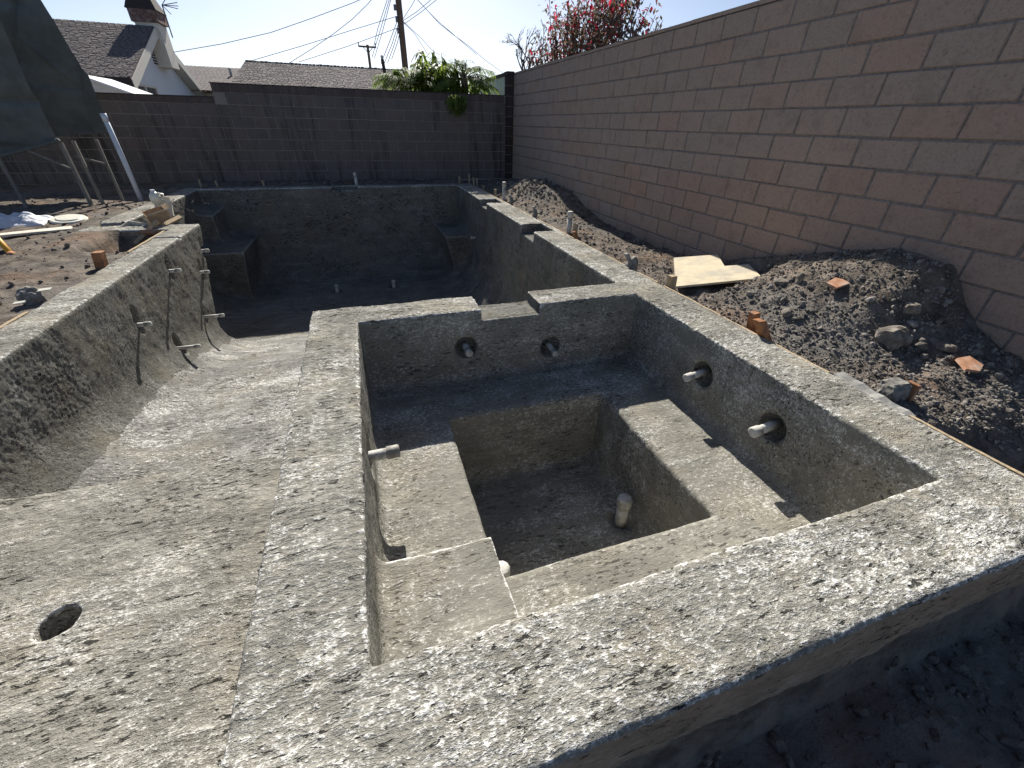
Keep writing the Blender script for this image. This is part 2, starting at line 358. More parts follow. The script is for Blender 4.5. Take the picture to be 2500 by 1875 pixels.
def extract(x0, x1, y0, y1, z0, z1, h):
    x = np.arange(x0, x1, h, dtype=np.float32); y = np.arange(y0, y1, h, dtype=np.float32); z = np.arange(z0, z1, h, dtype=np.float32)
    a = full_shell(x[:,None,None], y[None,:,None], z[None,None,:]).astype(np.float32)/np.float32(h)
    a = np.ascontiguousarray(np.clip(a, -3, 3))
    g = openvdb.FloatGrid(3.0); g.copyFromArray(a); p, q = g.convertToQuads(0.0)
    v = p*h+np.array([x0, y0, z0], np.float32)
    c = v[q].mean(1); m = 2.6*h
    keep = (c[:,0] > x[0]+m) & (c[:,0] < x[-1]-m) & (c[:,1] > y[0]+m) & (c[:,1] < y[-1]-m) & (c[:,2] > z[0]+m)
    keep &= ~((c[:,1] > 8.80) | (c[:,0] < -2.78) | ((c[:,0] > 2.045) & (c[:,2] < -.45)))
    q = q[keep]; used = np.unique(q); mp = np.full(len(v), -1, np.int64); mp[used] = np.arange(len(used))
    return v[used], mp[q]
def vnormals(v, q):
    a = v[q[:,2]]-v[q[:,0]]; b = v[q[:,3]]-v[q[:,1]]; n = np.cross(a, b); vn = np.zeros_like(v)
    for j in range(3): vn[:,j] = np.bincount(q.ravel(), np.repeat(n[:,j], 4), len(v))
    vn /= np.linalg.norm(vn, axis=1, keepdims=True)+1e-12; return vn
shell_root = thing('concrete_pool_shell', 'rough grey sprayed concrete pool shell with square spa in front', 'pool shell')
parts = {}
def shell_part(region):
    v, q = extract(*region); vn = vnormals(v, q)
    c0 = v[q].mean(1)
    if vn[:,2][v[:,2] > -.02].mean() < 0: q = q[:, ::-1].copy(); vn = -vn
    fn = vn[q].mean(1)
    st = v*np.array([.55, 1, 1], np.float32)
    up = np.clip(vn[:,2], 0, 1)
    rough = np.where((v[:,0] > -.16) & (v[:,0] < 1.77) & (v[:,1] > .48) & (v[:,1] < 2.41) & (v[:,2] < -.03), .35, 1.0)
    disp = .0065*fbm(v, 3.5, 2, 3)+.0032*fbm(v, 13, 2, 5)+rough*(.0016*fbm(st, 22, 2, 11)+.0030*fbm(st, 75, 2, 23))
    v = v+vn*disp[:,None].astype(np.float32)
    vn = vnormals(v, q)
    x, y, z = c0.T; nz = fn[:,2]
    spa = (x > -.155) & (x < 1.765) & (y > .485) & (y < 2.405)
    foot = spa & (z < BENCH-.02) & (x > .25) & (x < 1.34) & (y > .87) & (y < 1.98)
    stepb = spa & (x < .265) & (y < .925) & (z < -.21) & (z > BENCH-.05) & ~foot
    beam = (z > -.035) & (nz > .5)
    lab = np.full(len(q), 'pool_wall', dtype=object)
    lab[(nz+.22*fbm(c0, 5, 3, 77) > .70) & (z < -.5)] = 'pool_floor'
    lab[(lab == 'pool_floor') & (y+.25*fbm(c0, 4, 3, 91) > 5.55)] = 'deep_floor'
    lab[(y < 1.95) & (x < -.40) & (z < SHELF+.06) & (z > SHELF-.05) & (nz > .4)] = 'tanning_shelf'
    lab[((y < 1.0) & (x < -.41) & (z < SHELF-.04) & (np.hypot(x+1.165, y-1.145) < .1))] = 'tanning_shelf'
    lab[(np.hypot(x+1.165, y-1.145) < .1) & (z < SHELF+.03)] = 'tanning_shelf'
    lab[(x < -1.8) & (y > 7.15) & (y < 8.52) & (z < -.2) & (z > -1.35) & (x > -2.56)] = 'entry_step'
    lab[(x > 1.2) & (x < 1.72) & (y > 7.2) & (y < 8.52) & (z < -.62) & (z > -1.35)] = 'corner_bench'
    lab[spa & ~foot] = 'spa_wall'
    lab[spa & ~foot & (nz > .6) & (z < BENCH+.08)] = 'spa_bench'
    lab[foot] = 'spa_footwell'; lab[stepb] = 'spa_step'
    lab[beam] = 'bond_beam'
    lab[(x > 2.03) & (nz < .5)] = 'side_face'; lab[(x < -1.97) & (nz < .5) & ~((x > -2.6) & (y > 5.5) & (y < 8.6))] = 'left_face'; lab[(y < .24) & (x > -.38) & (x < 2.03) & (nz < .5)] = 'outer_face'; lab[(y < .2) & (x < -.3) & (nz < .5)] = 'end_face'
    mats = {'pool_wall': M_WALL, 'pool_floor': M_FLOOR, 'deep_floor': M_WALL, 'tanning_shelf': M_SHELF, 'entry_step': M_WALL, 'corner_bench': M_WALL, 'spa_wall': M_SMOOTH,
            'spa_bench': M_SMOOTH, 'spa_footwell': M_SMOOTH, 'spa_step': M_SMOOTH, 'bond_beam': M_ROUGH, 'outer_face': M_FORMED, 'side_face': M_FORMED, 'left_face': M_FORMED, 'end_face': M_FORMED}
    for name in mats:
        sel = lab == name
        if not sel.any(): continue
        qq = q[sel]; used = np.unique(qq); mp = np.full(len(v), -1, np.int64); mp[used] = np.arange(len(used))
        parts.setdefault(name, []).append((v[used], mp[qq], vn[used], mats[name]))
shell_part((-2.10, 2.20, 0.0, 2.86, -1.10, .05, .0072))
shell_part((-2.92, 2.20, 2.80, 8.97, -1.72, .06, .0135))
for name, lst in parts.items():
    off = 0; V = []; Q = []; NN = []
    for (v, q, n, m) in lst: V.append(v); Q.append(q+off); NN.append(n); off += len(v)
    me = fastmesh(name, np.concatenate(V), np.concatenate(Q), lst[0][3])
    me.normals_split_custom_set_from_vertices(np.concatenate(NN).tolist())
    o = obj(name, me, shell_root)
del parts

# ------------------------------------------------------------------ ground
WALLP = ([-2, .6, .95, 1.04, 1.21, 1.33, 1.46, 1.74, 1.98, 2.58, 3.15, 4.2, 5.38, 6.0, 6.5, 7.72, 8.6, 9.83, 12], [-.2, -.1, .0, .0, .08, .21, .36, .37, .31, .12, -.09, -.18, -.15, -.05, .10, .16, .06, -.02, 0])
def sstep(t): t = np.clip(t, 0, 1); return t*t*(3-2*t)
def ground_h(x, y):
    x = np.asarray(x, float); y = np.asarray(y, float)
    h = np.full(np.broadcast(x, y).shape, -.06); x = x+0*h; y = y+0*h
    wp = np.interp(y, *WALLP); fp = np.interp(y, [-2, .5, .78, 1.0, 3, 9], [-.38, -.36, -.10, -.06, -.05, -.05])
    t = sstep(np.clip((x-2.10)/(3.15-2.10), 0, 1)**1.35); hr = fp+(wp-fp)*t
    hr = hr+.10*np.exp(-(((x-2.75)/.28)**2+((y-7.25)/.6)**2))+.05*np.exp(-(((x-2.6)/.35)**2+((y-1.9)/.5)**2))
    tr = sstep((.80-.42*(x-2.1)-y)/.07)*(x < 2.75); hr = hr*(1-tr)+(-.62)*tr
    pm = sstep((x-2.08)/.06)*sstep((3.10-x)/.08)*sstep((y-2.28)/.08)*sstep((3.16-y)/.08); hr = hr*(1-pm)+np.minimum(hr, .075*(x-2.57)-.045)*pm
    h = np.where(x > 2.0, hr, h)
    front = sstep((.26-y)/.08); h = np.where(x > -3, h*(1-front)+(-.37+.03*np.sin(x*3))*front, h)
    left = x < -1.9
    pit = sstep((.22-np.abs(x+2.24))/.08)*sstep((.42-np.abs(y-5.02))/.15); hl = -.045-.22*pit+.05*np.exp(-(((x+2.6)/.35)**2+((y-4.6)/.9)**2))+.03*np.sin(x*2.1+y*1.3)*(x < -2.4)
    h = np.where(left & (y > .3), hl, h)
    far = y > 8.8; h = np.where(far & (x < 2.0), -.015+.035*np.exp(-((y-9.3)/.25)**2)*(1+np.sin(x*4))*.6, h)
    h = np.where(y > 9.9, -.1, h)
    P = np.stack([x, y, 0*x], -1)
    rough = np.where((x > 2.0) & (y < 4), 1.0, .7)*np.where(y > 9.9, 0, 1)
    edge = np.clip((np.abs(x-2.06))/.12, 0, 1)
    return h+rough*(.022*fbm(P, 4, 2, 31)+.016*fbm(P, 14, 2, 37)*edge+.008*fbm(P, 42, 1, 41)*edge)
def axis(segs):
    a = []
    for (s, e, d) in segs: a += list(np.arange(s, e-1e-6, d))
    return np.array(a+[segs[-1][1]])
xs = axis([(-170, -20, 30), (-20, -6, 2), (-6, -4.6, .2), (-4.6, -1.96, .035), (-1.96, 2.04, .08), (2.04, 3.26, .018), (3.26, 5, .25), (5, 20, 3), (20, 170, 30)])
ys = axis([(-90, -12, 26), (-12, -1.6, 1.3), (-1.6, 4.0, .022), (4.0, 9.8, .036), (9.8, 12, .3), (12, 40, 4), (40, 340, 50)])
gx, gy = np.meshgrid(xs, ys, indexing='ij'); gz = ground_h(gx, gy)
gv = np.stack([gx, gy, gz], -1).reshape(-1, 3); ny = len(ys)
ii, jj = np.meshgrid(np.arange(len(xs)-1), np.arange(ny-1), indexing='ij')
cx = (gx[:-1,:-1]+gx[1:,1:])/2; cy = (gy[:-1,:-1]+gy[1:,1:])/2
inside = ((cx > -1.98) & (cx < 2.045) & (cy > .245) & (cy < 8.80)) | ((cx > -2.78) & (cx < -1.5) & (cy > 5.45) & (cy < 8.80)) | ((cx > -1.98) & (cx < -.33) & (cy > .09) & (cy < 2))
ok = ~inside
i0 = (ii*ny+jj)[ok]; gq = np.stack([i0, i0+ny, i0+ny+1, i0+1], -1)
tag(obj('ground', fastmesh('ground', gv, gq, M_DIRT)), 'bare brown dirt yard around the pool', None, None, 'structure')

# loose rubble: one uncountable mass
ICO = bmesh.new(); bmesh.ops.create_icosphere(ICO, subdivisions=1, radius=1); ICO.verts.ensure_lookup_table()
IV = np.array([v.co[:] for v in ICO.verts]); IF = np.array([[v.index for v in f.verts] for f in ICO.faces]); ICO.free()
def rubble(name, label, cat, spots, mat):
    V = []; F = []; off = 0
    for (px, py, s) in spots:
        sc = s*np.array([RNG.uniform(.7, 1.35), RNG.uniform(.7, 1.35), RNG.uniform(.45, .85)])
        R = np.array(Quaternion(RNG.normal(size=4)).normalized().to_matrix())
        v = (IV*RNG.uniform(.78, 1.18, (len(IV), 1)))*sc; v = v @ R.T
        V.append(v+np.array([px, py, 0])); F.append(IF+off); off += len(IV)
    V = np.concatenate(V); F = np.concatenate(F)
    P = np.array(spots); zz = ground_h(P[:,0], P[:,1])+P[:,2]*.25
    V[:,2] += np.repeat(zz, len(IV))
    return tag(obj(name, fastmesh(name, V, F, mat, False)), label, cat, None, 'stuff')
sp = []
for _ in range(11000):
    y = .55+RNG.beta(1.1, 2.2)*3.3; x = RNG.uniform(2.12, 3.17); sp.append((x, y, .0035+.010*RNG.random()**4))
for _ in range(130):
    y = .7+RNG.beta(1.3, 2.0)*2.4; x = RNG.uniform(2.25, 3.15); sp.append((x, y, .012+.018*RNG.random()**2))
for _ in range(1500): sp.append((RNG.uniform(2.12, 3.17), RNG.uniform(3.5, 9.6), .006+.018*RNG.random()**3))
for _ in range(260): sp.append((2.72+RNG.normal()*.22, 7.3+RNG.normal()*.5, .01+.03*RNG.random()**2))
sp = [p for p in sp if not (p[0] < 2.17 and p[2] > .012) and not (2.2+.6*(p[1]-2.5) < p[0] < 2.98 and 2.40 < p[1] < 3.08) and not p[1] < .84-.42*(p[0]-2.1)]
rubble('gravel', 'loose dark rubble and gravel along the tall tan wall', 'gravel', sp, M_GRAVEL)
sp = [(RNG.uniform(-4.5, -2.05), RNG.uniform(2.2, 8.7), .006+.022*RNG.random()**3) for _ in range(900)]
sp += [(RNG.uniform(-2.7, 3.1), RNG.uniform(8.95, 9.65), .008+.03*RNG.random()**3) for _ in range(260)]
rubble('clod', 'crumbled dirt clods along the left and far edges', 'dirt clods', sp, M_DIRT)
sp = [(RNG.uniform(.3, 3.1), RNG.uniform(-.8, .2), .005+.02*RNG.random()**3) for _ in range(1500)]
rubble('pebble', 'shaded pebbles in the dirt before the near beam', 'pebbles', sp, M_DIRT)

def gz1(x, y): return float(ground_h(np.array([x]), np.array([y]))[0])
def rock(label, x, y, s, seed, up=.35, mat=M_ROCK):
    bm = bmesh.new(); bmesh.ops.create_icosphere(bm, subdivisions=3, radius=1)
    rg = np.random.default_rng(seed); sc = np.array(s)
    P = np.array([v.co[:] for v in bm.verts]); d = 1+.28*vnoise(P*1.3+seed, seed)+.16*vnoise(P*2.6, seed+3)+.07*vnoise(P*6, seed+5)
    P = np.sign(P)*np.abs(P)**.85*d[:,None]*sc*U
    R = np.array(Matrix.Rotation(rg.uniform(0, 6), 3, 'Z')); P = P @ R.T
    for v, p in zip(bm.verts, P): v.co = p
    me = bpy.data.meshes.new('rock'); bm.to_mesh(me); bm.free(); me.materials.append(mat)
    return tag(obj('rock', me, None, (x, y, gz1(x, y)+s[2]*up)), label, 'rock', 'larger rocks in the rubble')
rock('large dark half-buried rock in the middle of the rubble', 2.68, 1.29, (.085, .065, .06), 1, .1)
rock('flat pale rock beside the corner of the plywood sheet', 2.65, 2.05, (.05, .04, .02), 2)
rock('dark upright rock between the plywood and the pale tile shard', 2.69, 1.95, (.025, .022, .042), 3, .5)
rock('knobbly pale rock high on the rubble mound by the wall', 2.855, 1.37, (.042, .036, .03), 4, .4)
rock('low broad rock at the foot of the rubble mound', 2.875, 1.17, (.06, .035, .025), 5)
rock('lone grey rock at the wall shadow edge far beyond the plywood', 3.05, 4.33, (.06, .06, .055), 6)
rock('small rock on the rubble just behind the orange stakes', 2.42, 1.75, (.035, .03, .025), 7)

# ------------------------------------------------------------------ block walls
def block_variants(name, lx, ly, lz, mat, n=6, j=.0022, bev=.004):
    out = []
    for k in range(n):
        random.seed(100+k); bm = bmesh.new(); bmesh.ops.create_cube(bm, size=1)
        for v in bm.verts: v.co = Vector((v.co.x*lx+random.uniform(-j, j), v.co.y*ly+random.uniform(-j, j), v.co.z*lz+random.uniform(-j, j)))*U
        bmesh.ops.bevel(bm, geom=list(bm.edges), offset=bev*U, segments=1, affect='EDGES')
        me = bpy.data.meshes.new(name); bm.to_mesh(me); bm.free(); me.materials.append(mat); out.append(me)
    return out
CH = .1723; BL = .352
XW = 3.2
rw = thing('block_wall', 'tall tan concrete block wall running along the right side', 'wall', (XW+.085, 5, -.25))
def inroot(o, root): o.parent = root; o.location = o.location-root.location; return o
bv = block_variants('block', .17, BL-.013, CH-.012, M_BLOCK, 8, .003, .005)
br_ = block_variants('block', .17, BL-.013, CH-.012, M_BLOCKR, 8, .003, .005)
core = MB().box((XW+.007, .30, -.4), (XW+.163, 9.72, 1.835)).build('mortar_core', M_MORT); inroot(core, rw)
nblk = 0; rest = []
for c in range(12):
    zc = 1.838-CH*(c+.5); off = 3.168+(0 if c % 2 == 0 else BL/2)
    k0 = math.ceil((.32-off)/BL)
    for k in range(k0, 40):
        y0 = off+k*BL; y1 = y0+BL
        if y0 > 9.70: break
        gtop = float(np.interp((y0+y1)/2, *WALLP))
        if zc+CH/2 < gtop-.06: continue
        me = random.choice(br_ if random.random() < (max(0, min(1, (c-4.5)/2.5))*max(.15, min(1, (7.5-y0)/4))) else bv); y1c = min(y1, 9.715)
        o = obj('block', me, None, (XW+.085+random.uniform(-.0025, .002), (y0+y1c)/2, zc+random.uniform(-.0012, .0012)))
        if y1c < y1-.01: o.scale.y = (y1c-y0-.012)/(BL-.013)
        if random.random() < .5: o.rotation_euler.z = math.pi
        o.rotation_euler.x = random.uniform(-.004, .004)
        inroot(o, rw); nblk += 1
capm = MB()
y = .30
while y < 9.72:
    L = min(BL*1.15*random.uniform(.97, 1.03), 9.72-y)
    cb = MB().box((XW-.004, y+.003, 1.8395), (XW+.174, y+L-.003, 1.868), .0015).build('cap_block', M_BLOCK, None, (0, 0, 0)); inroot(cb, rw); y += L

YB = 9.72
bw = thing('block_wall', 'dark brown block wall with brick top across the far end', 'wall', (0, YB+.07, -.1))
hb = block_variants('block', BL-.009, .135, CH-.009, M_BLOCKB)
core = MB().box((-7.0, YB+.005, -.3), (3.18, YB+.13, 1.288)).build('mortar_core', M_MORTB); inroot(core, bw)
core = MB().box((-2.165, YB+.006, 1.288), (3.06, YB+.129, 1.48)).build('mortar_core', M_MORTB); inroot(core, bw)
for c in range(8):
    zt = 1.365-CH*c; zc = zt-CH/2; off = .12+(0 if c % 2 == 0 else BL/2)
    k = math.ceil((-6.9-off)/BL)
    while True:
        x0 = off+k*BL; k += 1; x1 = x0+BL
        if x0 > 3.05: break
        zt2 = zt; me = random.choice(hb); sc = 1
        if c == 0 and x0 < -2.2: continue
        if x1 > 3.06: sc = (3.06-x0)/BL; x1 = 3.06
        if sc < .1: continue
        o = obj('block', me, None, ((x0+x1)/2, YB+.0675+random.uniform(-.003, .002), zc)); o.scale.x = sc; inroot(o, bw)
br = block_variants('brick', .0435, .15, .118, M_CAPB, 5, .0016, .003)
x = -2.165; 
while x < 3.03:
    inroot(obj('brick', random.choice(br), None, (x+.0225, YB+.067+random.uniform(-.003, .003), 1.430+random.uniform(-.002, .002))), bw); x += .0452
br2 = block_variants('brick', .0435, .15, .09, M_CAPB, 5, .0016, .003)
x = -6.2
while x < -2.19:
    inroot(obj('brick', random.choice(br2), None, (x+.0225, YB+.067+random.uniform(-.003, .003), 1.243+random.uniform(-.002, .002))), bw); x += .0452
cap = MB().box((-2.175, YB-.012, 1.4905), (3.055, YB+.146, 1.502)).build('wall_cap', M_DARKCAP); inroot(cap, bw)
cap = MB().box((-7.0, YB-.012, 1.2895), (-2.177, YB+.146, 1.301)).build('wall_cap', M_DARKCAP); inroot(cap, bw)
pil = thing('wall_pilaster', 'narrow dark block pilaster in the corner between both walls', 'pilaster', (3.127, YB-.02, -.1))
pv = block_variants('block', .128, .20, CH-.01, M_PILA, 3)
for c in range(12):
    inroot(obj('block', pv[c % 3], None, (3.127, YB-.02, 1.83-CH*(c+.5))), pil)
inroot(MB().box((3.05, YB-.14, 1.832), (3.195, YB+.10, 1.885)).build('cap_stone', M_DARKCAP), pil)
inroot(MB().box((3.07, YB-.11, -.3), (3.185, YB+.07, 1.829)).build('mortar_core', M_MORTB), pil)
pw = thing('stucco_wall', 'pale teal stucco wall with dark cap behind the corner pilaster', 'wall', (3.18, 11.4, -.1))
inroot(MB().box((3.15, 9.99, -.2), (3.28, 13.2, 1.84)).build('wall_panel', M_PALE), pw)
inroot(MB().box((3.12, 9.99, 1.842), (3.31, 13.22, 1.895)).build('cap_strip', M_DARKCAP), pw)

# ------------------------------------------------------------------ pipes
def dome(p, d, r, L, n=10):
    p = Vector(p); d = Vector(d).normalized()
    return [p, p+d*L*.02, p+d*L*.86, p+d*L*.96, p+d*L], [r*.85, r, r, r*.92, r*.72]
def stub(label, base, d, L, r=.022, capL=.06, inset=.06, mat=M_PVC, group=None, capmat=None, bend=(0,0,0)):
    base = Vector(base); d = (Vector(d).normalized()+Vector(bend)).normalized()
    t = thing('pvc_pipe', label, 'pipe', base, group)
    MB().tube([-d*inset, d*(L-capL)], r, 12).build('pipe', mat, t, smooth=True)
    pts, rr = dome(d*(L-capL), d, r*1.22, capL); MB().tube(pts, rr, 12).build('cap', capmat or mat, t, smooth=True)
    return t
G1 = 'capped pipe stubs in the spa walls'
stub('capped pipe stub in the far spa wall, nearer the left', SPA_JETS[0][0], (0.02,-1,-.05), .075, .021, .045, .09, group=G1)
stub('capped pipe stub in the far spa wall, below the notch end', SPA_JETS[1][0], (.05,-1,-.15), .085, .019, .035, .09, group=G1)
stub('capped pipe stub in the right spa wall, farther one', (1.76,1.645,-.235), (-1,-.08,-.10), .115, .021, .05, .06, group=G1)
stub('capped pipe stub in the right spa wall, nearer one', (1.76,1.13,-.25), (-1,-.05,-.10), .115, .023, .045, .06, group=G1)
stub('capped pipe stub jutting from the left spa wall over the bench', (-.15,1.45,-.225), (1,.02,0), .135, .024, .055, .06, group=G1)
G2 = 'capped drain pipes standing in the spa footwell'
stub('capped pipe standing in the footwell on the right', (1.17,1.34,FOOT-.03), (.03,.06,1), .205, .036, .07, .03, group=G2)
stub('capped pipe standing behind the spa step block', (.36,1.13,FOOT-.03), (0,.02,1), .22, .036, .08, .03, group=G2)
G3 = 'return pipes along the left pool wall'
names3 = ['nearest return pipe stub on the left pool wall', 'upper return pipe stub in the middle of the left pool wall', 'lower return pipe stub near the base of the left pool wall',
          'middle of three pipe stubs by the left wall corner', 'lowest of three pipe stubs by the left wall corner', 'highest of three pipe stubs by the left wall corner']
for (py, pz), nm, L in zip(WALL_PIPES, names3, (.105, .115, .12, .10, .125, .08)):
    if pz < -.7: x0 = -1.70
    else: x0 = -1.78
    stub(nm, (x0, py, pz), (1, .06, -.03), L*.82, .0155, .045, .08, group=G3)
stub('small return pipe stub in the right pool wall', (1.75,7.2,-.67), (-1,0,0), .09, .018, .04, .05)
for (cx_, nm) in ((-.68, 'main drain pipe in the deep floor, left one'), (.29, 'main drain pipe in the deep floor, right one')):
    stub(nm, (cx_, 7.55, -1.58), (0, .2, 1), .16, .03, .05, .04, group='main drains on the pool floor')
stub('tall capped pipe standing at the far notch', (-.08,8.90,-.05), (-.01,0,1), .25, .026, .07, .05)
stub('capped standpipe in the dirt by the far right notch', (2.19,6.98,-.08), (0,0,1), .30, .027, .07, .08)
stub('capped standpipe in the dirt by the nearer right notch', (2.19,4.48,-.08), (.01,0,1), .27, .027, .07, .08)
t = thing('pvc_pole', 'long pale blue-white pipe leaning upright at the far left', 'pole', (-3.11,7.94,-.06))
MB().tube([(0,0,-.05), (-.02,0,1.07)], .031, 14).build('pipe', M_PVCW, t, smooth=True)
MB().tube([(-.018,0,.98), (-.0201,0,1.075)], .035, 14).build('coupling', M_PVCW, t, smooth=True)

# ------------------------------------------------------------------ form boards and stakes
def board(label, a, b, w, h, mat=M_WOOD, name='form_board', group='form boards along the beam', jit=.002):
    a = Vector(a); b = Vector(b); d = (b-a); L = d.length; ang = math.atan2(d.y, d.x); n = 10
    mb = MB(); random.seed(hash(label) % 9999)
    dn = d.normalized(); s = Vector((-dn.y, dn.x, 0))
    rings = []
    for i in range(n+1):
        p = a+d*(i/n)-a; o = s*random.uniform(-jit, jit); z = random.uniform(-jit, jit)
        rings.append([p+o-s*w/2+Vector((0,0,-h)), p+o+s*w/2+Vector((0,0,-h)), p+o+s*w/2+Vector((0,0,z)), p+o-s*w/2+Vector((0,0,z))])
    V = [q for r in rings for q in r]; F = []
    for i in range(n):
        for k in range(4): F.append([i*4+k, i*4+(k+1) % 4, (i+1)*4+(k+1) % 4, (i+1)*4+k])
    F += [[3,2,1,0], [n*4+k for k in range(4)]]
    mb.add(V, F); o = mb.build(name, mat, None, a); return tag(o, label, 'board', group)
for i, (y0, y1, nm) in enumerate([(.30, .80, 'short form board at the near right corner beside the trench'), (1.17, 1.90, 'form board under the orange stakes'), (1.92, 2.52, 'form board beside the plywood sheet'),
        (2.60, 3.9, 'form board beyond the plywood sheet'), (3.92, 5.9, 'form board past the nearer right notch'), (5.92, 8.8, 'farthest form board on the right side')]):
    board(nm, (2.072, y0, -.010), (2.072, y1, -.012), .016, .14)
board('form board along the left beam beside the pit', (-2.015, 4.5, -.004), (-2.015, 5.35, -.004), .022, .10)
board('thin form strip on the left beam near the frame edge', (-2.015, 2.3, -.006), (-2.015, 3.1, -.006), .022, .10)
board('mortar caked form board peeled away from the right beam', (2.085, 1.14, .004), (2.10, .80, -.03), .075, .02, M_STEELGREY, 'peeled_board', None, .006)
def stake(label, x, y, z0, z1, w=.032, lean=(0,0), mat=M_WOOD, group='form stakes', mud=0):
    t = thing('wood_stake', label, 'stake', (x, y, z0), group)
    mb = MB(); H = z1-z0; top = Vector((lean[0], lean[1], H)); b0 = Vector((0,0,-.12))
    V = []
    for p, s in ((b0, .6), (Vector((0,0,0)), 1), (top, 1)):
        for (a, c) in ((-1,-1),(1,-1),(1,1),(-1,1)): V.append(p+Vector((a*w/2*s, c*w/2*s*1.1, random.uniform(-.003,.003))))
    F = [[3,2,1,0]]+[[i*4+k, i*4+(k+1) % 4, (i+1)*4+(k+1) % 4, (i+1)*4+k] for i in range(2) for k in range(4)]+[[8,9,10,11]]
    mb.add(V, F).build('shaft', mat, t, bevel=.0025)
    if mud:
        bm = bmesh.new(); bmesh.ops.create_icosphere(bm, subdivisions=3, radius=1)
        P = np.array([v.co[:] for v in bm.verts]); dd = 1+.3*vnoise(P*2.2+x*7, 5)+.15*vnoise(P*5, 6)
        P = P*dd[:,None]*np.array([mud*.8, mud*1.25, H*.55])+np.array([lean[0]*.4, lean[1]*.4-.01, H*.28])
        for v, p in zip(bm.verts, P*U): v.co = p
        me = bpy.data.meshes.new('mortar_lump'); bm.to_mesh(me); bm.free(); me.materials.append(M_MUD); me.polygons.foreach_set('use_smooth', [True]*len(me.polygons)); obj('mortar_lump', me, t)
    return t
stake('orange wooden stake leaning over the right beam', 2.13, 1.59, -.06, .085, .05, (-.085, .03), M_ORANGE)
stake('upright reddish stake just behind the leaning orange stake', 2.165, 1.74, -.06, .075, .045, (-.03, 0), M_ORANGE)
stake('square stake standing at the plywood corner', 2.125, 2.50, -.05, .07, .05, (-.01, 0), M_WOOD)
stake('mortar-covered stake beyond the plywood sheet', 2.14, 3.02, -.05, .10, .035, (-.10, .02), M_STEELGREY, mud=.05)
stake('upright wooden stake beside the nearer standpipe', 2.20, 4.34, -.05, .085, .04, (0, 0), M_WOOD)
stake('short orange kicker below the nearer standpipe', 2.13, 4.10, -.05, .045, .035, (-.04, .05), M_ORANGE)
stake('mud-splashed stake between the two right notches', 2.11, 5.34, -.05, .11, .03, (-.03, 0), M_STEELGREY, mud=.035)
stake('mud-splashed stake just before the far right notch', 2.13, 6.40, -.05, .11, .03, (-.03, 0), M_STEELGREY, mud=.04)
stake('pale stake beside the farther standpipe', 2.12, 7.25, -.05, .08, .035, (0, 0), M_WOOD)
for x, y, zt, nm in [(2.12, 8.03, .05, 'low stake beyond the farther standpipe'), (2.10, 8.66, .12, 'left of the paired stakes at the far right corner'), (2.155, 8.64, .11, 'right of the paired stakes at the far right corner'),
        (2.06, 8.90, .16, 'thin tall stake at the far right beam corner'), (1.87, 8.92, .12, 'far stake left of the right beam corner'), (-1.62, 8.92, .085, 'broad stake on the far beam, middle left'),
        (-2.34, 8.95, .09, 'thin stake on the far beam near its left end'), (-2.59, 8.97, .11, 'stake at the left end of the far beam')]:
    stake(nm, x, y, -.05, zt, .03, (random.uniform(-.015, .005), 0), M_WOOD)
stake('orange block of wood standing by the left beam', -2.07, 4.13, -.06, .085, .065, (.015, .02), M_ORANGE)
# caked mortar chunk with broken orange wood
t = thing('mortar_chunk', 'grey mortar chunk with broken orange wood by the right beam', 'mortar chunk', (2.24, .97, gz1(2.24, .97)))
bm = bmesh.new(); bmesh.ops.create_icosphere(bm, subdivisions=3, radius=1); P = np.array([v.co[:] for v in bm.verts])
P = np.sign(P)*np.abs(P)**.7*(1+.2*vnoise(P*2, 4)+.1*vnoise(P*6, 8))[:,None]*np.array([.065, .05, .055])*U
for v, p in zip(bm.verts, P): v.co = p+np.array([0, 0, .02*U])
me = bpy.data.meshes.new('lump'); bm.to_mesh(me); bm.free(); me.materials.append(M_MUD); obj('lump', me, t)
MB().box((.045, -.055, -.05), (.07, -.01, .065), .004).build('wood_piece', M_ORANGE, t, bevel=.002)

# plywood sheet with an L notch
PLY = [(2.17, 2.50), (2.86, 2.37), (3.01, 2.67), (2.81, 2.72), (2.98, 3.0), (2.59, 3.10)]
bm = bmesh.new(); vs = [bm.verts.new((Vector((x-2.57, y-2.7, .075*(x-2.57))))*U) for x, y in PLY]
f = bm.faces.new(vs); r = bmesh.ops.extrude_face_region(bm, geom=[f])
for v in r['geom']:
    if isinstance(v, bmesh.types.BMVert): v.co.z += .016*U
bmesh.ops.recalc_face_normals(bm, faces=bm.faces); me = bpy.data.meshes.new('plywood_sheet'); bm.to_mesh(me); bm.free(); me.materials.append(M_PLY)
tag(obj('plywood_sheet', me, None, (2.57, 2.7, -.005)), 'notched pale plywood sheet lying on the rubble', 'plywood')

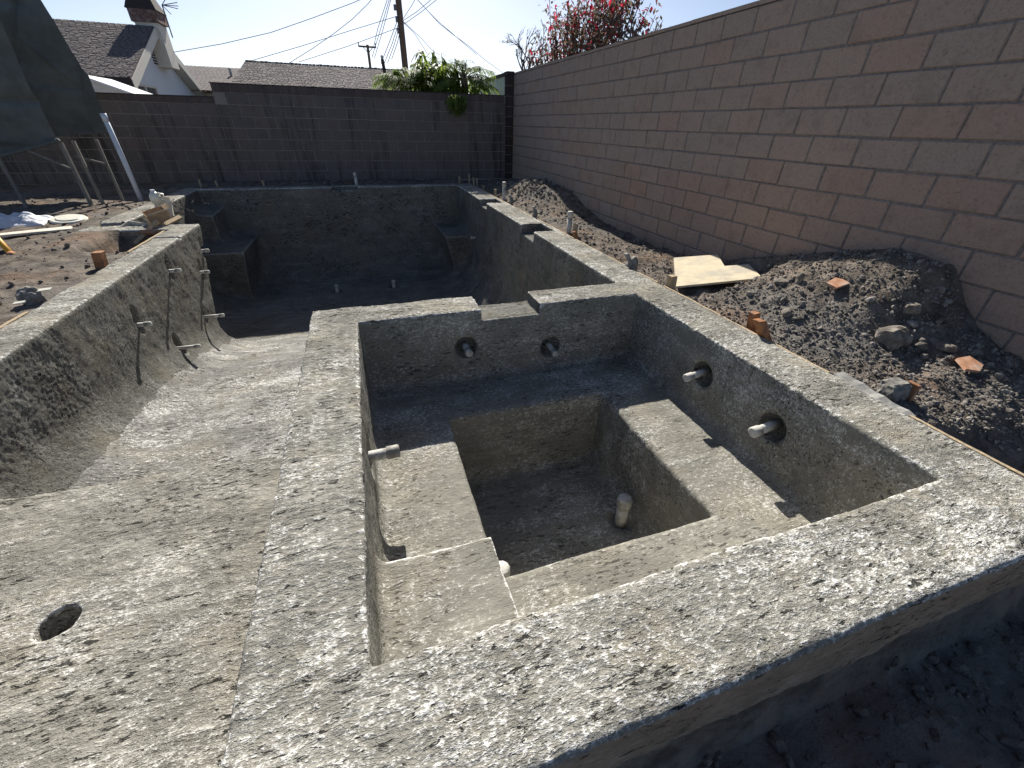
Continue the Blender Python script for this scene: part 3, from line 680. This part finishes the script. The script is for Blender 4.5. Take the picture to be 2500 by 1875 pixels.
def shard(label, x, y, pts, rz, tilt, mat=M_TILE, th=.012, dz=.02, name='tile_shard', cat='tile shard'):
    bm = bmesh.new(); vs = [bm.verts.new(Vector((px, py, .006*math.sin(px*40)))*U) for px, py in pts]; f = bm.faces.new(vs)
    r = bmesh.ops.extrude_face_region(bm, geom=[f])
    for v in r['geom']:
        if isinstance(v, bmesh.types.BMVert): v.co.z += th*U
    bmesh.ops.recalc_face_normals(bm, faces=bm.faces); me = bpy.data.meshes.new(name); bm.to_mesh(me); bm.free(); me.materials.append(mat)
    o = obj(name, me, None, (x, y, gz1(x, y)+dz)); o.rotation_euler = (tilt[0], tilt[1], rz); return tag(o, label, cat)
shard('pale clay tile shard on the rubble near the wall', 2.706, 1.72, [(-.062,-.03), (.045,-.045), (.068,.0), (.04,.04), (-.05,.04)], .2, (.15, -.1))
shard('orange broken tile shard nearer the camera by the wall', 2.826, 1.006, [(-.065,-.045), (.0,-.06), (.075,-.01), (.045,.05), (-.035,.04)], -.2, (.25, .1), M_TILE, .014, .035)
shard('small concrete shard on the right beam edge', 2.055, .735, [(-.03,-.018), (.02,-.02), (.035,.008), (.0,.02), (-.025,.015)], .3, (.1, .05), M_CARDW, .008, .09, 'concrete_shard', 'shard')

# ------------------------------------------------------------------ left side: litter
def cloth(label, cx, cy, z, sx, sy, hgt, seed, mat):
    n = 26; V = []; F = []
    for i in range(n):
        for j in range(n):
            a = (i/(n-1)-.5)*2; b = (j/(n-1)-.5)*2
            k = max(abs(a), abs(b)); p = np.array([[a*1.6, b*1.6, seed]])
            h = hgt*max(0, 1-k**2.2)*(.55+.6*float(fbm(p, 1.3, 2, seed)[0])+.35*abs(float(vnoise(p*3.1, seed+2)[0])))
            V.append((a*sx*(1+.12*float(vnoise(p*2, seed+5)[0])), b*sy*(1+.15*float(vnoise(p*2, seed+7)[0])), max(.004, h)))
    F = [[i*n+j, (i+1)*n+j, (i+1)*n+j+1, i*n+j+1] for i in range(n-1) for j in range(n-1)]
    return MB().add(V, F).build('plastic_sack', mat, None, (cx, cy, z), smooth=True)
tag(cloth('', -3.66, 6.22, -.05, .34, .20, .17, 5, M_BAG), 'crumpled white sack lying on the dirt at the left edge', 'sack')
t = thing('bucket_lid', 'round white plastic lid lying on the dirt', 'lid', (-3.16, 6.17, -.02))
MB().tube([(0,0,0), (0,0,.02), (0,0,.035)], [.15,.16,.15], 28).build('rim', M_LID, t, smooth=False).rotation_euler = (.12, .05, 0)
MB().tube([(0,0,.0355), (0,0,.045)], [.115,.105], 28).build('centre_disc', M_LID, t).rotation_euler = (.12, .05, 0)
o = MB().box((-.26, -.075, 0), (.26, .075, .016), .004, Matrix.Rotation(.45, 3, 'Z'), (0,0,0)).build('scrap_board', M_CARDW, None, (-3.18, 5.62, -.02)); tag(o, 'pale flat board lying before the white sack', 'board')
d = Vector((-.62, 1.0, .05)).normalized()
t = thing('tool_handle', 'yellow tool handle sloping down at the left frame edge', 'tool', (-2.93, 4.72, -.03))
MB().tube([(0,0,0), (-.42,.60,.10), (-.8,1.15,.2)], .022, 10).build('shaft', M_YEL, t, smooth=True)
MB().tube([(.02,-.03,-.01), (-.012,.016,.005)], .026, 10).build('ferrule', M_ORANGE, t, smooth=True)
def carton(label, loc, size, rot, mat, flaps=True):
    t = thing('carton', label, 'box', loc, 'discarded cartons by the left beam'); t.rotation_euler = rot
    sx, sy, sz = size; mb = MB()
    th = .006
    mb.box((-sx,-sy,0), (sx,sy,th)); mb.box((-sx,-sy,th), (-sx+th,sy,sz)); mb.box((sx-th,-sy,th), (sx,sy,sz)); mb.box((-sx+th,-sy,th), (sx-th,-sy+th,sz)); mb.box((-sx+th,sy-th,th), (sx-th,sy,sz))
    mb.build('body', mat, t)
    if flaps:
        MB().add([(-sx,-sy,sz), (sx,-sy,sz), (sx*.95,-sy*1.5,sz*1.25), (-sx*.9,-sy*1.45,sz*1.3)], [[0,1,2,3]]).build('flap', M_CARDW, t)
        MB().add([(sx,-sy,sz), (sx,sy,sz), (sx*1.5,sy*.9,sz*1.1), (sx*1.45,-sy*.9,sz*1.15)], [[0,1,2,3]]).build('flap', mat, t)
    return t
carton('open brown carton on top of the litter heap by the left beam', (-2.17, 5.80, .0), (.10, .08, .13), (.2, -.25, .5), M_CARD)
carton('white torn carton standing behind the brown one', (-2.20, 6.05, .03), (.075, .05, .16), (-.1, .15, .2), M_CARDW)
carton('flattened pale carton left of the litter heap', (-2.36, 5.62, -.05), (.10, .07, .07), (.3, .1, -.4), M_CARDW, False)
t = thing('plastic_jug', 'white plastic jug with a handle on the litter heap', 'jug', (-2.22, 6.02, .17))
MB().tube([(0,0,0), (0,0,.06), (0,0,.09), (0,0,.115)], [.05,.055,.045,.02], 12).build('body', M_LID, t, smooth=True)
MB().tube([(.045,0,.03), (.085,0,.045), (.085,0,.085), (.03,0,.10)], .012, 8).build('handle', M_LID, t, smooth=True)
MB().tube([(0,0,.115), (0,0,.135)], .022, 10).build('cap', M_PVCW, t)
for (lbl, a, b) in (('tan wood offcut leaning from the pit to the left beam', (-2.30, 5.33, -.12), (-2.10, 5.52, .06)), ('orange wood offcut across the pit end', (-2.28, 5.45, -.03), (-2.06, 5.30, -.01)), ('short wood offcut under the brown carton', (-2.08, 5.58, .01), (-2.02, 5.90, .03))):
    a = Vector(a); b = Vector(b)
    tag(MB().tube([(0,0,0), tuple(b-a)], .026, 4).build('wood_offcut', M_ORANGE if 'orange' in lbl else M_WOOD, None, a), lbl, 'wood scrap', 'wood offcuts by the left pit')
for (lbl, x, y, s, m) in (('white plastic scrap on the left beam edge', -2.06, 3.40, .03, M_LID), ('smaller white scrap nearest the camera on the left beam edge', -2.07, 3.17, .022, M_LID)):
    shard(lbl, x, y, [(-s*1.3,-s*.5), (s*1.1,-s*.6), (s*1.3,s*.3), (-s,s*.6)], .3, (.2, .1), m, .006, .07, 'plastic_scrap', 'scrap')
rock('dark broken lump at the left beam edge', -2.13, 3.38, (.055, .05, .07), 11, .5, M_MUD)

# ------------------------------------------------------------------ shade cloth on posts at the left
def tarp(y0, zs_, xr_, zb_, seed, amp, top):
    n, m = 120, 110; V = []; F = []
    S, T = np.meshgrid(np.linspace(0, 1, n), np.linspace(0, 1, m)); zb = np.interp(S, *zb_); Z = zb+(top-zb)*T
    X = -5.3+(np.interp(Z, zs_, xr_)+5.3)*S
    rg = random.Random(seed); Y = y0+.05*amp*fbm(np.stack([X, Z, X*0+seed], -1), 1.6, 2, seed)
    for k in range(16):
        cx_, cz_ = rg.uniform(-5, -3.3), rg.uniform(.5, 2.2); th = rg.choice((rg.uniform(.9, 1.4), rg.uniform(-1.3, -.8), rg.uniform(-.15, .15)))
        dd = (X-cx_)*math.sin(th)-(Z-cz_)*math.cos(th); along = (X-cx_)*math.cos(th)+(Z-cz_)*math.sin(th)
        fall = np.exp(-(along/rg.uniform(.25, .7))**2); w = rg.uniform(.02, .05)
        Y = Y+fall*amp*(rg.choice((-1, 1))*rg.uniform(.03, .09)*np.exp(-np.abs(dd)/w)+rg.uniform(-.06, .06)*np.tanh(dd/.08))
    V = np.stack([X, Y, Z], -1).reshape(-1, 3).tolist()
    F = [[j*n+i, j*n+i+1, (j+1)*n+i+1, (j+1)*n+i] for j in range(m-1) for i in range(n-1)]
    return V, F
ts = thing('shade_cloth_screen', 'dark shade cloth hung on a frame at the upper left', 'screen', (-3.6, 7.3, -.05))
V, F = tarp(7.3, [.5, .72, 1.31, 2.3], [-3.46, -3.46, -3.45, -3.40], ([0, .60, .75, .90, 1], [.50, .55, .60, .66, .72]), 5, 1.0, 2.3); inroot(MB().add(V, F).build('cloth', M_TARP, smooth=True), ts)
V, F = tarp(8.6, [.5, 1.2, 1.45, 1.73, 2.04, 2.3, 2.7], [-3.34, -3.38, -3.37, -3.46, -3.51, -3.57, -3.62], ([0, 1], [.62, .78]), 8, .8, 2.7); inroot(MB().add(V, F).build('back_cloth', M_TARP, smooth=True), ts)
inroot(MB().tube([(-5.3,7.28,.49), (-4.06,7.27,.555), (-3.75,7.28,.635), (-3.43,7.29,.725)], .022, 8).build('bottom_hem', M_TARP, smooth=True), ts)
def post(label, x, y, zt, w, mat, brace=None):
    t = thing('timber_post', label, 'post', (x, y, -.07), 'thin timber posts under the shade cloth')
    MB().box((-w/2,-w/2,-.1), (w/2,w/2,zt+.07), .003).build('shaft', mat, t)
    if brace: MB().tube([Vector(b)-Vector((x, y, -.07)) for b in brace], .014, 6).build('brace', mat, t)
    return t
post('slim post with a diagonal brace below the shade cloth corner', -3.44, 7.32, .70, .035, M_DWOOD, [(-3.44,7.30,.40), (-3.79,7.28,.62)])
post('slim unbraced post between the braced posts', -3.38, 7.48, .71, .035, M_DWOOD)
post('slim post nearest the white pole with a short brace', -3.31, 7.89, .71, .032, M_DWOOD, [(-3.31,7.87,.42), (-3.62,7.87,.52)])
post('dark thin post at the far left frame edge', -4.05, 7.20, .55, .03, M_DWOOD)

# ------------------------------------------------------------------ houses beyond the wall
def roof_courses(P0, P1, P2, P3, rows, mat, name, parent, jag=.35, step=.02):
    # P0-P1 eave, P3-P2 ridge: rows of shingle tabs, each course lapping the one below
    P0, P1, P2, P3 = map(Vector, (P0, P1, P2, P3)); nrm = (P1-P0).cross(P3-P0).normalized()
    if nrm.z < 0: nrm = -nrm
    mb = MB(); rg = random.Random(5)
    for r in range(rows):
        a = r/rows; b = (r+1.25)/rows; b = min(b, 1.0)
        L0 = P0+(P3-P0)*a; R0 = P1+(P2-P1)*a; L1 = P0+(P3-P0)*b; R1 = P1+(P2-P1)*b
        n = max(2, int((R0-L0).length/.19)); sh = rg.random()/n
        cuts = [0]+[min(max((k+rg.uniform(-jag, jag)*.5)/n+sh, 0), 1) for k in range(1, n)]+[1]
        for k in range(n):
            u0, u1 = cuts[k]+.0015, cuts[k+1]-.0015
            if u1 <= u0: continue
            lift = nrm*(step*rg.choice((.55, 1.0, 1.25)))
            q = [L0+(R0-L0)*u0+lift, L0+(R0-L0)*u1+lift, L1+(R1-L1)*u1+nrm*.004, L1+(R1-L1)*u0+nrm*.004]
            f0 = L0+(R0-L0)*u0; f1 = L0+(R0-L0)*u1
            mb.add(q+[f0, f1], [[0,1,2,3], [4,5,1,0]])
    o = mb.build(name, mat, parent); tag(o, None, None, None, 'stuff'); return o
h1 = thing('gable_house', 'white gabled house with grey shingle roof and chimney behind the wall', 'house', (-9, 23, -.1))
def hp(o): return inroot(o, h1)
EX = -6.39; EY0, EY1, RY = 19.08, 27.46, 23.04; EZ, RZ = 2.0, 3.80; WX = -6.75
hp(roof_courses((-16, EY0, EZ), (EX, EY0, EZ), (EX, RY, RZ), (-16, RY, RZ), 50, M_SHIN, 'shingle_course', None, .2, .014))
hp(MB().add([(-16,EY0,EZ-.06),(EX,EY0,EZ-.06),(EX,RY,RZ-.06),(-16,RY,RZ-.06),(EX,EY1,EZ-.06),(-16,EY1,EZ-.06),(-16,EY0,EZ-.01),(EX,EY0,EZ-.01),(EX,RY,RZ-.01),(-16,RY,RZ-.01),(EX,EY1,EZ-.01),(-16,EY1,EZ-.01)],
   [[0,1,2,3],[3,2,4,5],[6,7,8,9],[9,8,10,11],[1,7,8,2],[2,8,10,4],[0,6,7,1],[5,4,10,11]]).build('roof_deck', M_SHIN))
wallv = [(WX,EY0+.35,-.1),(WX,EY1-.35,-.1),(WX,EY1-.35,EZ+.05),(WX,RY,RZ-.10),(WX,EY0+.35,EZ+.05),(-15.8,EY0+.35,-.1),(-15.8,EY1-.35,-.1),(-15.8,EY1-.35,EZ+.05),(-15.8,RY,RZ-.10),(-15.8,EY0+.35,EZ+.05)]
hp(MB().add(wallv, [[0,1,2,3,4],[5,9,8,7,6],[0,4,9,5],[1,6,7,2]]).build('wall', M_WHITE))
def rake(y0, z0, y1, z1):
    mb = MB(); a = Vector((0, y0, z0)); b = Vector((0, y1, z1)); V = []
    for p in (a, b):
        for (dx, dz) in ((WX+.02, -.34), (EX+.015, -.34), (EX+.015, -.035), (WX+.02, -.035)): V.append((dx, p.y, p.z+dz))
    mb.add(V, [[3,2,1,0],[4,5,6,7]]+[[k, (k+1) % 4, 4+(k+1) % 4, 4+k] for k in range(4)]); return mb
hp(rake(EY0, EZ, RY, RZ).build('rake_board', M_TRIM)); hp(rake(EY1, EZ, RY, RZ).build('rake_board', M_TRIM))
hp(MB().box((-16, EY0-.06, EZ-.28), (EX, EY0-.012, EZ+.01)).build('gutter', M_DARKCAP))
for k in range(7):
    hp(MB().box((WX+.004, RY-.16, RZ-.62-k*.085), (WX+.03, RY+.16, RZ-.58-k*.085)).build('vent_slat', M_DARKCAP))
w = hp(MB().box((WX-.05, 20.1, .7), (WX+.006, 22.0, 1.86)).build('window', M_GLASSD)); 
wf = MB(); wf.box((WX+.008, 20.0, 1.862), (WX+.05, 22.1, 1.93)); wf.box((WX+.008, 20.0, .62), (WX+.05, 20.098, 1.861)); wf.box((WX+.008, 22.002, .62), (WX+.05, 22.1, 1.861)); wf.box((WX+.008, 21.0, .62), (WX+.04, 21.08, 1.86))
fr = wf.build('frame', M_TRIM); fr.parent = w
ch = thing('brick_chimney', 'white and brick chimney on the gabled house ridge', 'chimney', (-6.65, 23.6, 3.0))
inroot(MB().box((-7.0, 23.2, 2.6), (-6.28, 24.1, 3.92)).build('stack', M_TRIM), ch)
inroot(MB().box((-7.08, 23.12, 3.922), (-6.20, 24.18, 4.28), .015).build('brick_band', M_CHIM), ch)
inroot(MB().add([(-7.12,23.08,4.282),(-6.16,23.08,4.282),(-6.16,24.22,4.282),(-7.12,24.22,4.282),(-6.95,23.3,4.75),(-6.33,23.3,4.75),(-6.33,24.0,4.75),(-6.95,24.0,4.75)],[[3,2,1,0],[4,5,6,7],[0,1,5,4],[1,2,6,5],[2,3,7,6],[3,0,4,7]]).build('cap', M_DARKCAP), ch)
an = thing('tv_antenna', 'small rooftop antenna beside the chimney', 'antenna', (-6.0, 23.5, 3.6))
am = MB()
am.tube([(-6.02,23.5,3.55), (-6.02,23.5,4.5)], .022, 6)
an_m = inroot(am.build('mast', M_WIRE), an)
am = MB()
for (x1, z1) in ((-5.82, 4.24), (-5.8, 4.72), (-5.5, 4.60), (-5.5, 4.5), (-5.54, 4.42)): am.tube([(-6.02,23.5,4.49), (x1,23.5,z1)], .013, 5)
inroot(am.build('rods', M_WIRE), an)
wr = thing('patio_roof', 'white sloping patio roof edge low left of the gabled house', 'patio roof', (-5, 13, -.1))
inroot(MB().add([(-5.3,13,1.72),(-4.35,13,1.38),(-4.35,14.6,1.38),(-5.3,14.6,1.72),(-5.3,13,1.68),(-4.35,13,1.34),(-4.35,14.6,1.34),(-5.3,14.6,1.68)],[[0,1,2,3],[7,6,5,4],[0,4,5,1],[1,5,6,2],[2,6,7,3],[3,7,4,0]]).build('roof_panel', M_WHITE), wr)
inroot(MB().add([(-5.3,13.03,1.679),(-4.35,13.03,1.339),(-4.35,13.03,-.1),(-5.3,13.03,-.1),(-5.3,13.13,1.679),(-4.35,13.13,1.339),(-4.35,13.13,-.1),(-5.3,13.13,-.1)],[[0,1,2,3],[7,6,5,4],[0,4,5,1],[1,5,6,2],[2,6,7,3],[3,7,4,0]]).build('side_panel', M_TRIM), wr)
h2 = thing('low_house', 'long grey shingle roofed house beyond the far wall', 'house', (-1, 32, -.1))
inroot(roof_courses((-5.10, 25.5, 2.05), (3.6, 25.5, 2.05), (3.6, 32, 3.66), (-5.10, 32, 3.66), 32, M_SHIN, 'shingle_course', None), h2)
inroot(roof_courses((-9.0, 26.5, 2.05), (-5.12, 26.5, 2.05), (-5.12, 32, 3.34), (-9.0, 32, 3.34), 12, M_SHIN, 'shingle_course', None, .1, .008), h2)
inroot(MB().add([(-5.10,25.5,2.0),(3.6,25.5,2.0),(3.6,32,3.62),(-5.10,32,3.62),(3.6,38,2.0),(-5.1,38,2.0)],[[0,1,2,3],[3,2,4,5],[0,3,5],[1,4,2]]).build('roof_deck', M_SHIN), h2)
inroot(MB().add([(-9.0,26.5,2.0),(-5.12,26.5,2.0),(-5.12,32,3.30),(-9.0,32,3.30),(-5.12,37.5,2.0),(-9.0,37.5,2.0)],[[0,1,2,3],[3,2,4,5],[0,3,5],[1,4,2]]).build('roof_deck', M_SHIN), h2)
x = -5.05
while x < 3.5:
    inroot(MB().box((x, 31.9, 3.64), (x+.17, 32.12, 3.70+random.uniform(0, .02)), .01).build('ridge_cap', M_SHIN), h2); x += .19
inroot(MB().box((-8.6, 27.4, -.1), (3.2, 36.5, 1.98)).build('wall', M_TRIM), h2)
inroot(MB().tube([(-5.55, 29.8, 2.6), (-5.55, 29.8, 3.15)], .06, 8).build('vent_pipe', M_PVC), h2)

# ------------------------------------------------------------------ utility poles and wires
up = thing('utility_pole', 'tall wooden utility pole rising behind the shrubs', 'utility pole', (2.86, 25.2, -.1))
inroot(MB().tube([(2.90,25.2,-.2), (2.80,25.2,9.0)], [.16,.12], 12).build('shaft', M_POLE, smooth=True), up)
for (z, s) in ((5.35, -.2), (4.95, -.17), (4.55, -.15)): inroot(MB().tube([(2.84+s,25.1,z-.10), (2.84+s,25.1,z+.10)], .055, 8).build('insulator', M_WIRE, smooth=True), up)
up2 = thing('utility_pole', 'small distant utility pole with a crossarm', 'utility pole', (3.45, 70, 0))
inroot(MB().tube([(3.45,70,-.1), (3.45,70,9.25)], .16, 8).build('shaft', M_POLE), up2)
inroot(MB().box((2.3, 69.8, 8.95), (4.5, 70, 9.12)).build('crossarm', M_POLE), up2)
for x in (2.36, 4.44): inroot(MB().tube([(x,69.9,9.12), (x,69.9,9.45)], .07, 6).build('insulator', M_WIRE), up2)
for s in (-1, 1): inroot(MB().tube([(3.45+s*.55,69.9,8.95), (3.45,69.9,8.4)], .04, 5).build('brace', M_POLE), up2)
vp = thing('vent_stack', 'thin dark vent stack at the right end of the low roof', 'vent stack', (2.3, 31, 3.0))
inroot(MB().tube([(2.30,30,2.6), (2.18,30,3.95)], .09, 8).build('pipe', M_DARKCAP), vp); inroot(MB().tube([(2.18,30,3.95), (2.17,30,4.12)], .07, 8).build('cap', M_PVC), vp)
WIRES = {'long wire sagging from the gabled house to the upper left sky': (24,[(-6.3,3.15),(-4.52,3.51),(-2.6,3.99),(-.93,4.55),(.79,5.16),(2.4,5.8)]),
 'wire climbing steeply from the low roof, left of the pole': (24.2,[(-2.23,3.0),(-1.14,3.57),(-.13,4.15),(.7,4.67),(1.42,5.21),(2.3,6.0)]),
 'long straight upper wire from the low roof to the pole': (25.1,[(-3.77,3.11),(-1.5,3.77),(.67,4.44),(2.72,5.06)]),
 'long straight lower wire from the low roof to the pole': (25.1,[(-1.84,3.17),(.39,3.86),(2.72,4.66)]),
 'lower wire falling to the right toward the corner': (25.3,[(2.95,6.3),(3.86,5.61),(4.65,4.96),(5.3,4.6),(6.09,4.2),(6.8,3.76),(8.1,3.1)]),
 'upper wire falling to the right toward the corner': (25.5,[(2.95,6.4),(3.86,5.66),(4.56,5.12),(5.69,4.43),(6.49,3.94)]),
 'left of two short wires dropping right into the shrub': (25.3,[(2.96,4.91),(3.47,4.51),(3.99,3.8)]),
 'right of two short wires dropping right into the shrub': (25.3,[(2.96,4.94),(3.74,4.38),(4.34,3.85)]),
 'lower wire rising right from the pole': (25.3,[(2.96,4.94),(3.64,5.31),(4.6,5.96)]), 'steepest wire rising right from the pole': (25.3,[(2.97,5.0),(3.49,5.58),(3.75,5.95)]), 'lowest wire rising right from the pole': (25.3,[(2.95,4.80),(3.83,5.31),(4.9,6.0)])}
for nm, (Y, ps) in WIRES.items():
    a = Vector((ps[0][0], Y, ps[0][1])); o = MB().tube([Vector((x, Y, z))-a for x, z in ps], .0115, 5).build('overhead_wire', M_WIRE, None, a); tag(o, nm, 'wire', 'overhead wires')
for k, (A, B, C2) in enumerate([((2.39,5.61),(2.84,6.67),(3.72,8.29)), ((2.18,5.0),(2.99,6.57),(3.86,8.3)), ((2.35,4.96),(3.17,6.58),(3.97,8.31))]):
    a = Vector((A[0], 40, A[1])); o = MB().tube([Vector((x, 40, z))-a for x, z in (A, B, C2, (C2[0]+.35, C2[1]+.8))], .022, 5).build('overhead_wire', M_WIRE, None, a)
    tag(o, ('leftmost', 'middle', 'rightmost')[k]+' thin wire in the steep bundle rising from the distant pole', 'wire', 'steep wires from the distant pole')
for k, (A, B, C2) in enumerate([((2.08,3.75),(2.65,4.68),(3.21,5.64)), ((2.26,3.76),(2.83,4.69),(3.24,5.5)), ((2.44,3.77),(2.96,4.7),(3.29,5.4)), ((2.69,3.97),(3.1,4.71),(3.35,5.34))]):
    a = Vector((A[0], 30, A[1])); o = MB().tube([Vector((x, 30, z))-a for x, z in (A, B, C2)], .018, 5).build('overhead_wire', M_WIRE, None, a)
    tag(o, ('leftmost', 'second from the left', 'third from the left', 'rightmost')[k]+' thin wire in the bundle fanning down left of the tall pole', 'wire', 'wires fanning down left of the tall pole')

# ------------------------------------------------------------------ plants
def blade(mb, p, d, L, w, droop, n=3, up=Vector((0,0,1))):
    p = Vector(p); d = Vector(d).normalized(); s = d.cross(up)
    s = s.normalized() if s.length > 1e-4 else Vector((1,0,0)); V = []
    for i in range(n+1):
        t = i/n; q = p+d*L*t+Vector((0,0,-1))*droop*L*t*t; ww = w*(math.sin(math.pi*min(1, t*.9+.08))**.8)*.5
        V += [q-s*ww, q+s*ww]
    mb.add(V, [[2*i, 2*i+1, 2*i+3, 2*i+2] for i in range(n)])
def rv(rg): 
    while True:
        v = Vector((rg.uniform(-1,1), rg.uniform(-1,1), rg.uniform(-1,1)))
        if .1 < v.length < 1: return v.normalized()
rg = random.Random(3)
# broad-leaved shrub that hangs over the wall
sh = thing('leafy_shrub', 'broad leaved green shrub spilling over the far wall', 'shrub', (1.85, 10.6, 0))
mb = MB()
stems = []
for k in range(20):
    bx = 1.80+rg.uniform(-.35, .35); by = 10.55+rg.uniform(-.3, .35); top = Vector((bx+rg.uniform(-.25,.25), by, rg.uniform(1.75, 2.36)-abs(bx-1.8)*.30))
    stems.append(([(1.85+(bx-1.85)*.3, 10.6, 0), (bx, by, 1.2), tuple(top)]))
    for i in range(34):
        q = Vector((bx, by, 1.2)).lerp(top, rg.random()**.6)+rv(rg)*.05
        d = rv(rg); d.z = d.z*.5-.15; blade(mb, q, d, rg.uniform(.16, .27), rg.uniform(.04, .065), rg.uniform(.3, .9))
for i in range(300):  # drape over the wall
    u = rg.random(); q = Vector((2.03+rg.gauss(0, .11)*(1-u*.4), 9.66-rg.random()*.08+(.5*(1-u) if u < .4 else 0), 1.60-.30*u)); d = rv(rg); d.z = -abs(d.z)-.3
    blade(mb, q, d, rg.uniform(.10, .17), .035, .5)
for i in range(420):  # low skirt along the wall
    q = Vector((rg.uniform(1.0, 2.75), 10.1+rg.random()*.4, rg.uniform(1.42, 1.68))); d = rv(rg); d.z = d.z*.4; blade(mb, q, d, rg.uniform(.12, .2), .045, .6)
inroot(mb.build('crown', M_LEAF, smooth=True), sh)
mb = MB()
for s in stems: mb.tube(s, [.02, .012, .005], 5)
inroot(mb.build('stems', M_TWIG), sh)
def palm(label, cx, cy, cz, R, nf, seed, squash=1.0):
    rg = random.Random(seed); t = thing('palm', label, 'palm', (cx, cy, 0)); mb = MB(); st = MB()
    inroot(MB().tube([(cx,cy,-.1), (cx+.03,cy,cz*.5), (cx,cy,cz)], [.09,.08,.07], 10).build('trunk', M_POLE, smooth=True), t)
    for k in range(nf):
        a = 2*math.pi*k/nf+rg.uniform(-.3, .3); e = rg.uniform(.05, 1.15); L = R*rg.uniform(.75, 1.1)
        d = Vector((math.cos(a)*math.cos(e), math.sin(a)*math.cos(e)*.8, math.sin(e)*squash))
        pts = [Vector((cx,cy,cz))+d*L*s+Vector((0,0,-1))*L*.42*s*s for s in (0,.25,.5,.75,1)]
        st.tube(pts, [.012,.010,.008,.005,.003], 5)
        for i in range(30):
            s = .22+.78*i/29; b = s*4; i0 = min(3, int(b)); p = pts[i0].lerp(pts[i0+1], b-i0); tn = (pts[i0+1]-pts[i0]).normalized()
            side = tn.cross(Vector((0,0,1))).normalized()
            for sg in (-1, 1):
                dd = (side*sg+tn*.75+Vector((0,0,rg.uniform(-.35,.25)))); blade(mb, p, dd, L*.34*(1.05-.55*abs(s-.5)), .016, .45, 2)
    inroot(mb.build('fronds', M_PALM, smooth=True), t); inroot(st.build('frond_stems', M_TWIG), t)
palm('feathery palm at the right end of the shrubs', 2.36, 10.35, 1.78, .72, 26, 11)
palm('feathery palm at the left end of the shrubs', 1.20, 10.4, 1.64, .74, 26, 12, .9)
palm('spiky palm rising in the middle of the shrubs', 1.78, 10.9, 1.86, .66, 22, 14)
# bougainvillea
bo = thing('bougainvillea', 'red flowering bougainvillea above the tall tan wall', 'shrub', (3.95, 8.5, 0))
mb = MB(); red = MB(); st = MB(); rg = random.Random(21)
for k in range(95):
    u = rg.uniform(-1, 1); by = 8.25+u*1.75; bx = 3.95+rg.uniform(-.35, .45); H = 1.95+1.05*math.sqrt(max(0, 1-u*u))*rg.uniform(.55, 1.05)
    base = Vector((bx*.5+3.95*.5, 8.3+u*.9, 1.3)); top = Vector((bx, by, H))
    midp = base.lerp(top, .55)+rv(rg)*.12; st.tube([base, midp, top], [.014,.009,.004], 5)
    for i in range(62):
        s = rg.random()**.6; p = (base.lerp(midp, s*2) if s < .5 else midp.lerp(top, s*2-1))+rv(rg)*rg.uniform(.02, .19)
        tgt = red if rg.random() < (.08+.22*(s > .72)) else mb
        d = rv(rg); blade(tgt, p, d, rg.uniform(.05, .08), rg.uniform(.036, .052), .3, 2)
inroot(mb.build('foliage', M_BOUG), bo); inroot(red.build('bracts', M_RED), bo); inroot(st.build('branches', M_TWIG), bo)
def twigtree(label, base, dirs, seed, depth=4, L0=.5):
    rg = random.Random(seed); t = thing('bare_tree', label, 'tree', (base[0], base[1], 0)); mb = MB(); lf = MB()
    def grow(p, d, L, r, k):
        q = p+d*L; mid_ = p.lerp(q, .5)+rv(rg)*L*.07; mb.tube([p, mid_, q], [r, r*.85, r*.7], 5, False)
        if k == 0: return
        for _ in range(rg.choice((2, 2, 3))):
            grow(p.lerp(q, rg.uniform(.45, 1)), (d+rv(rg)*.75+Vector((0,0,.1))).normalized(), L*rg.uniform(.5, .75), r*.62, k-1)
        if k <= 2 and rg.random() < .6: blade(lf, q, rv(rg), .05, .03, .3, 2)
    mb.tube([(base[0],base[1],-.1), base], [.06,.04], 8)
    for d in dirs: grow(Vector(base), Vector(d).normalized(), L0, .022, depth)
    inroot(mb.build('trunk', M_TWIG), t)
    if lf.v: inroot(lf.build('leaves', M_BOUG), t)
twigtree('bare twiggy tree left of the bougainvillea', (3.75, 10.3, 1.6), [(-.1,.35,1), (.1,.15,1), (0,-.25,.8), (-.15,.6,.9)], 5, 4, .62)
twigtree('bare twigs right of the bougainvillea above the wall', (4.0, 6.6, 1.75), [(0,-.5,.6), (-.1,.2,.8), (0,-.9,.35), (0,.5,.7)], 9, 4, .36)
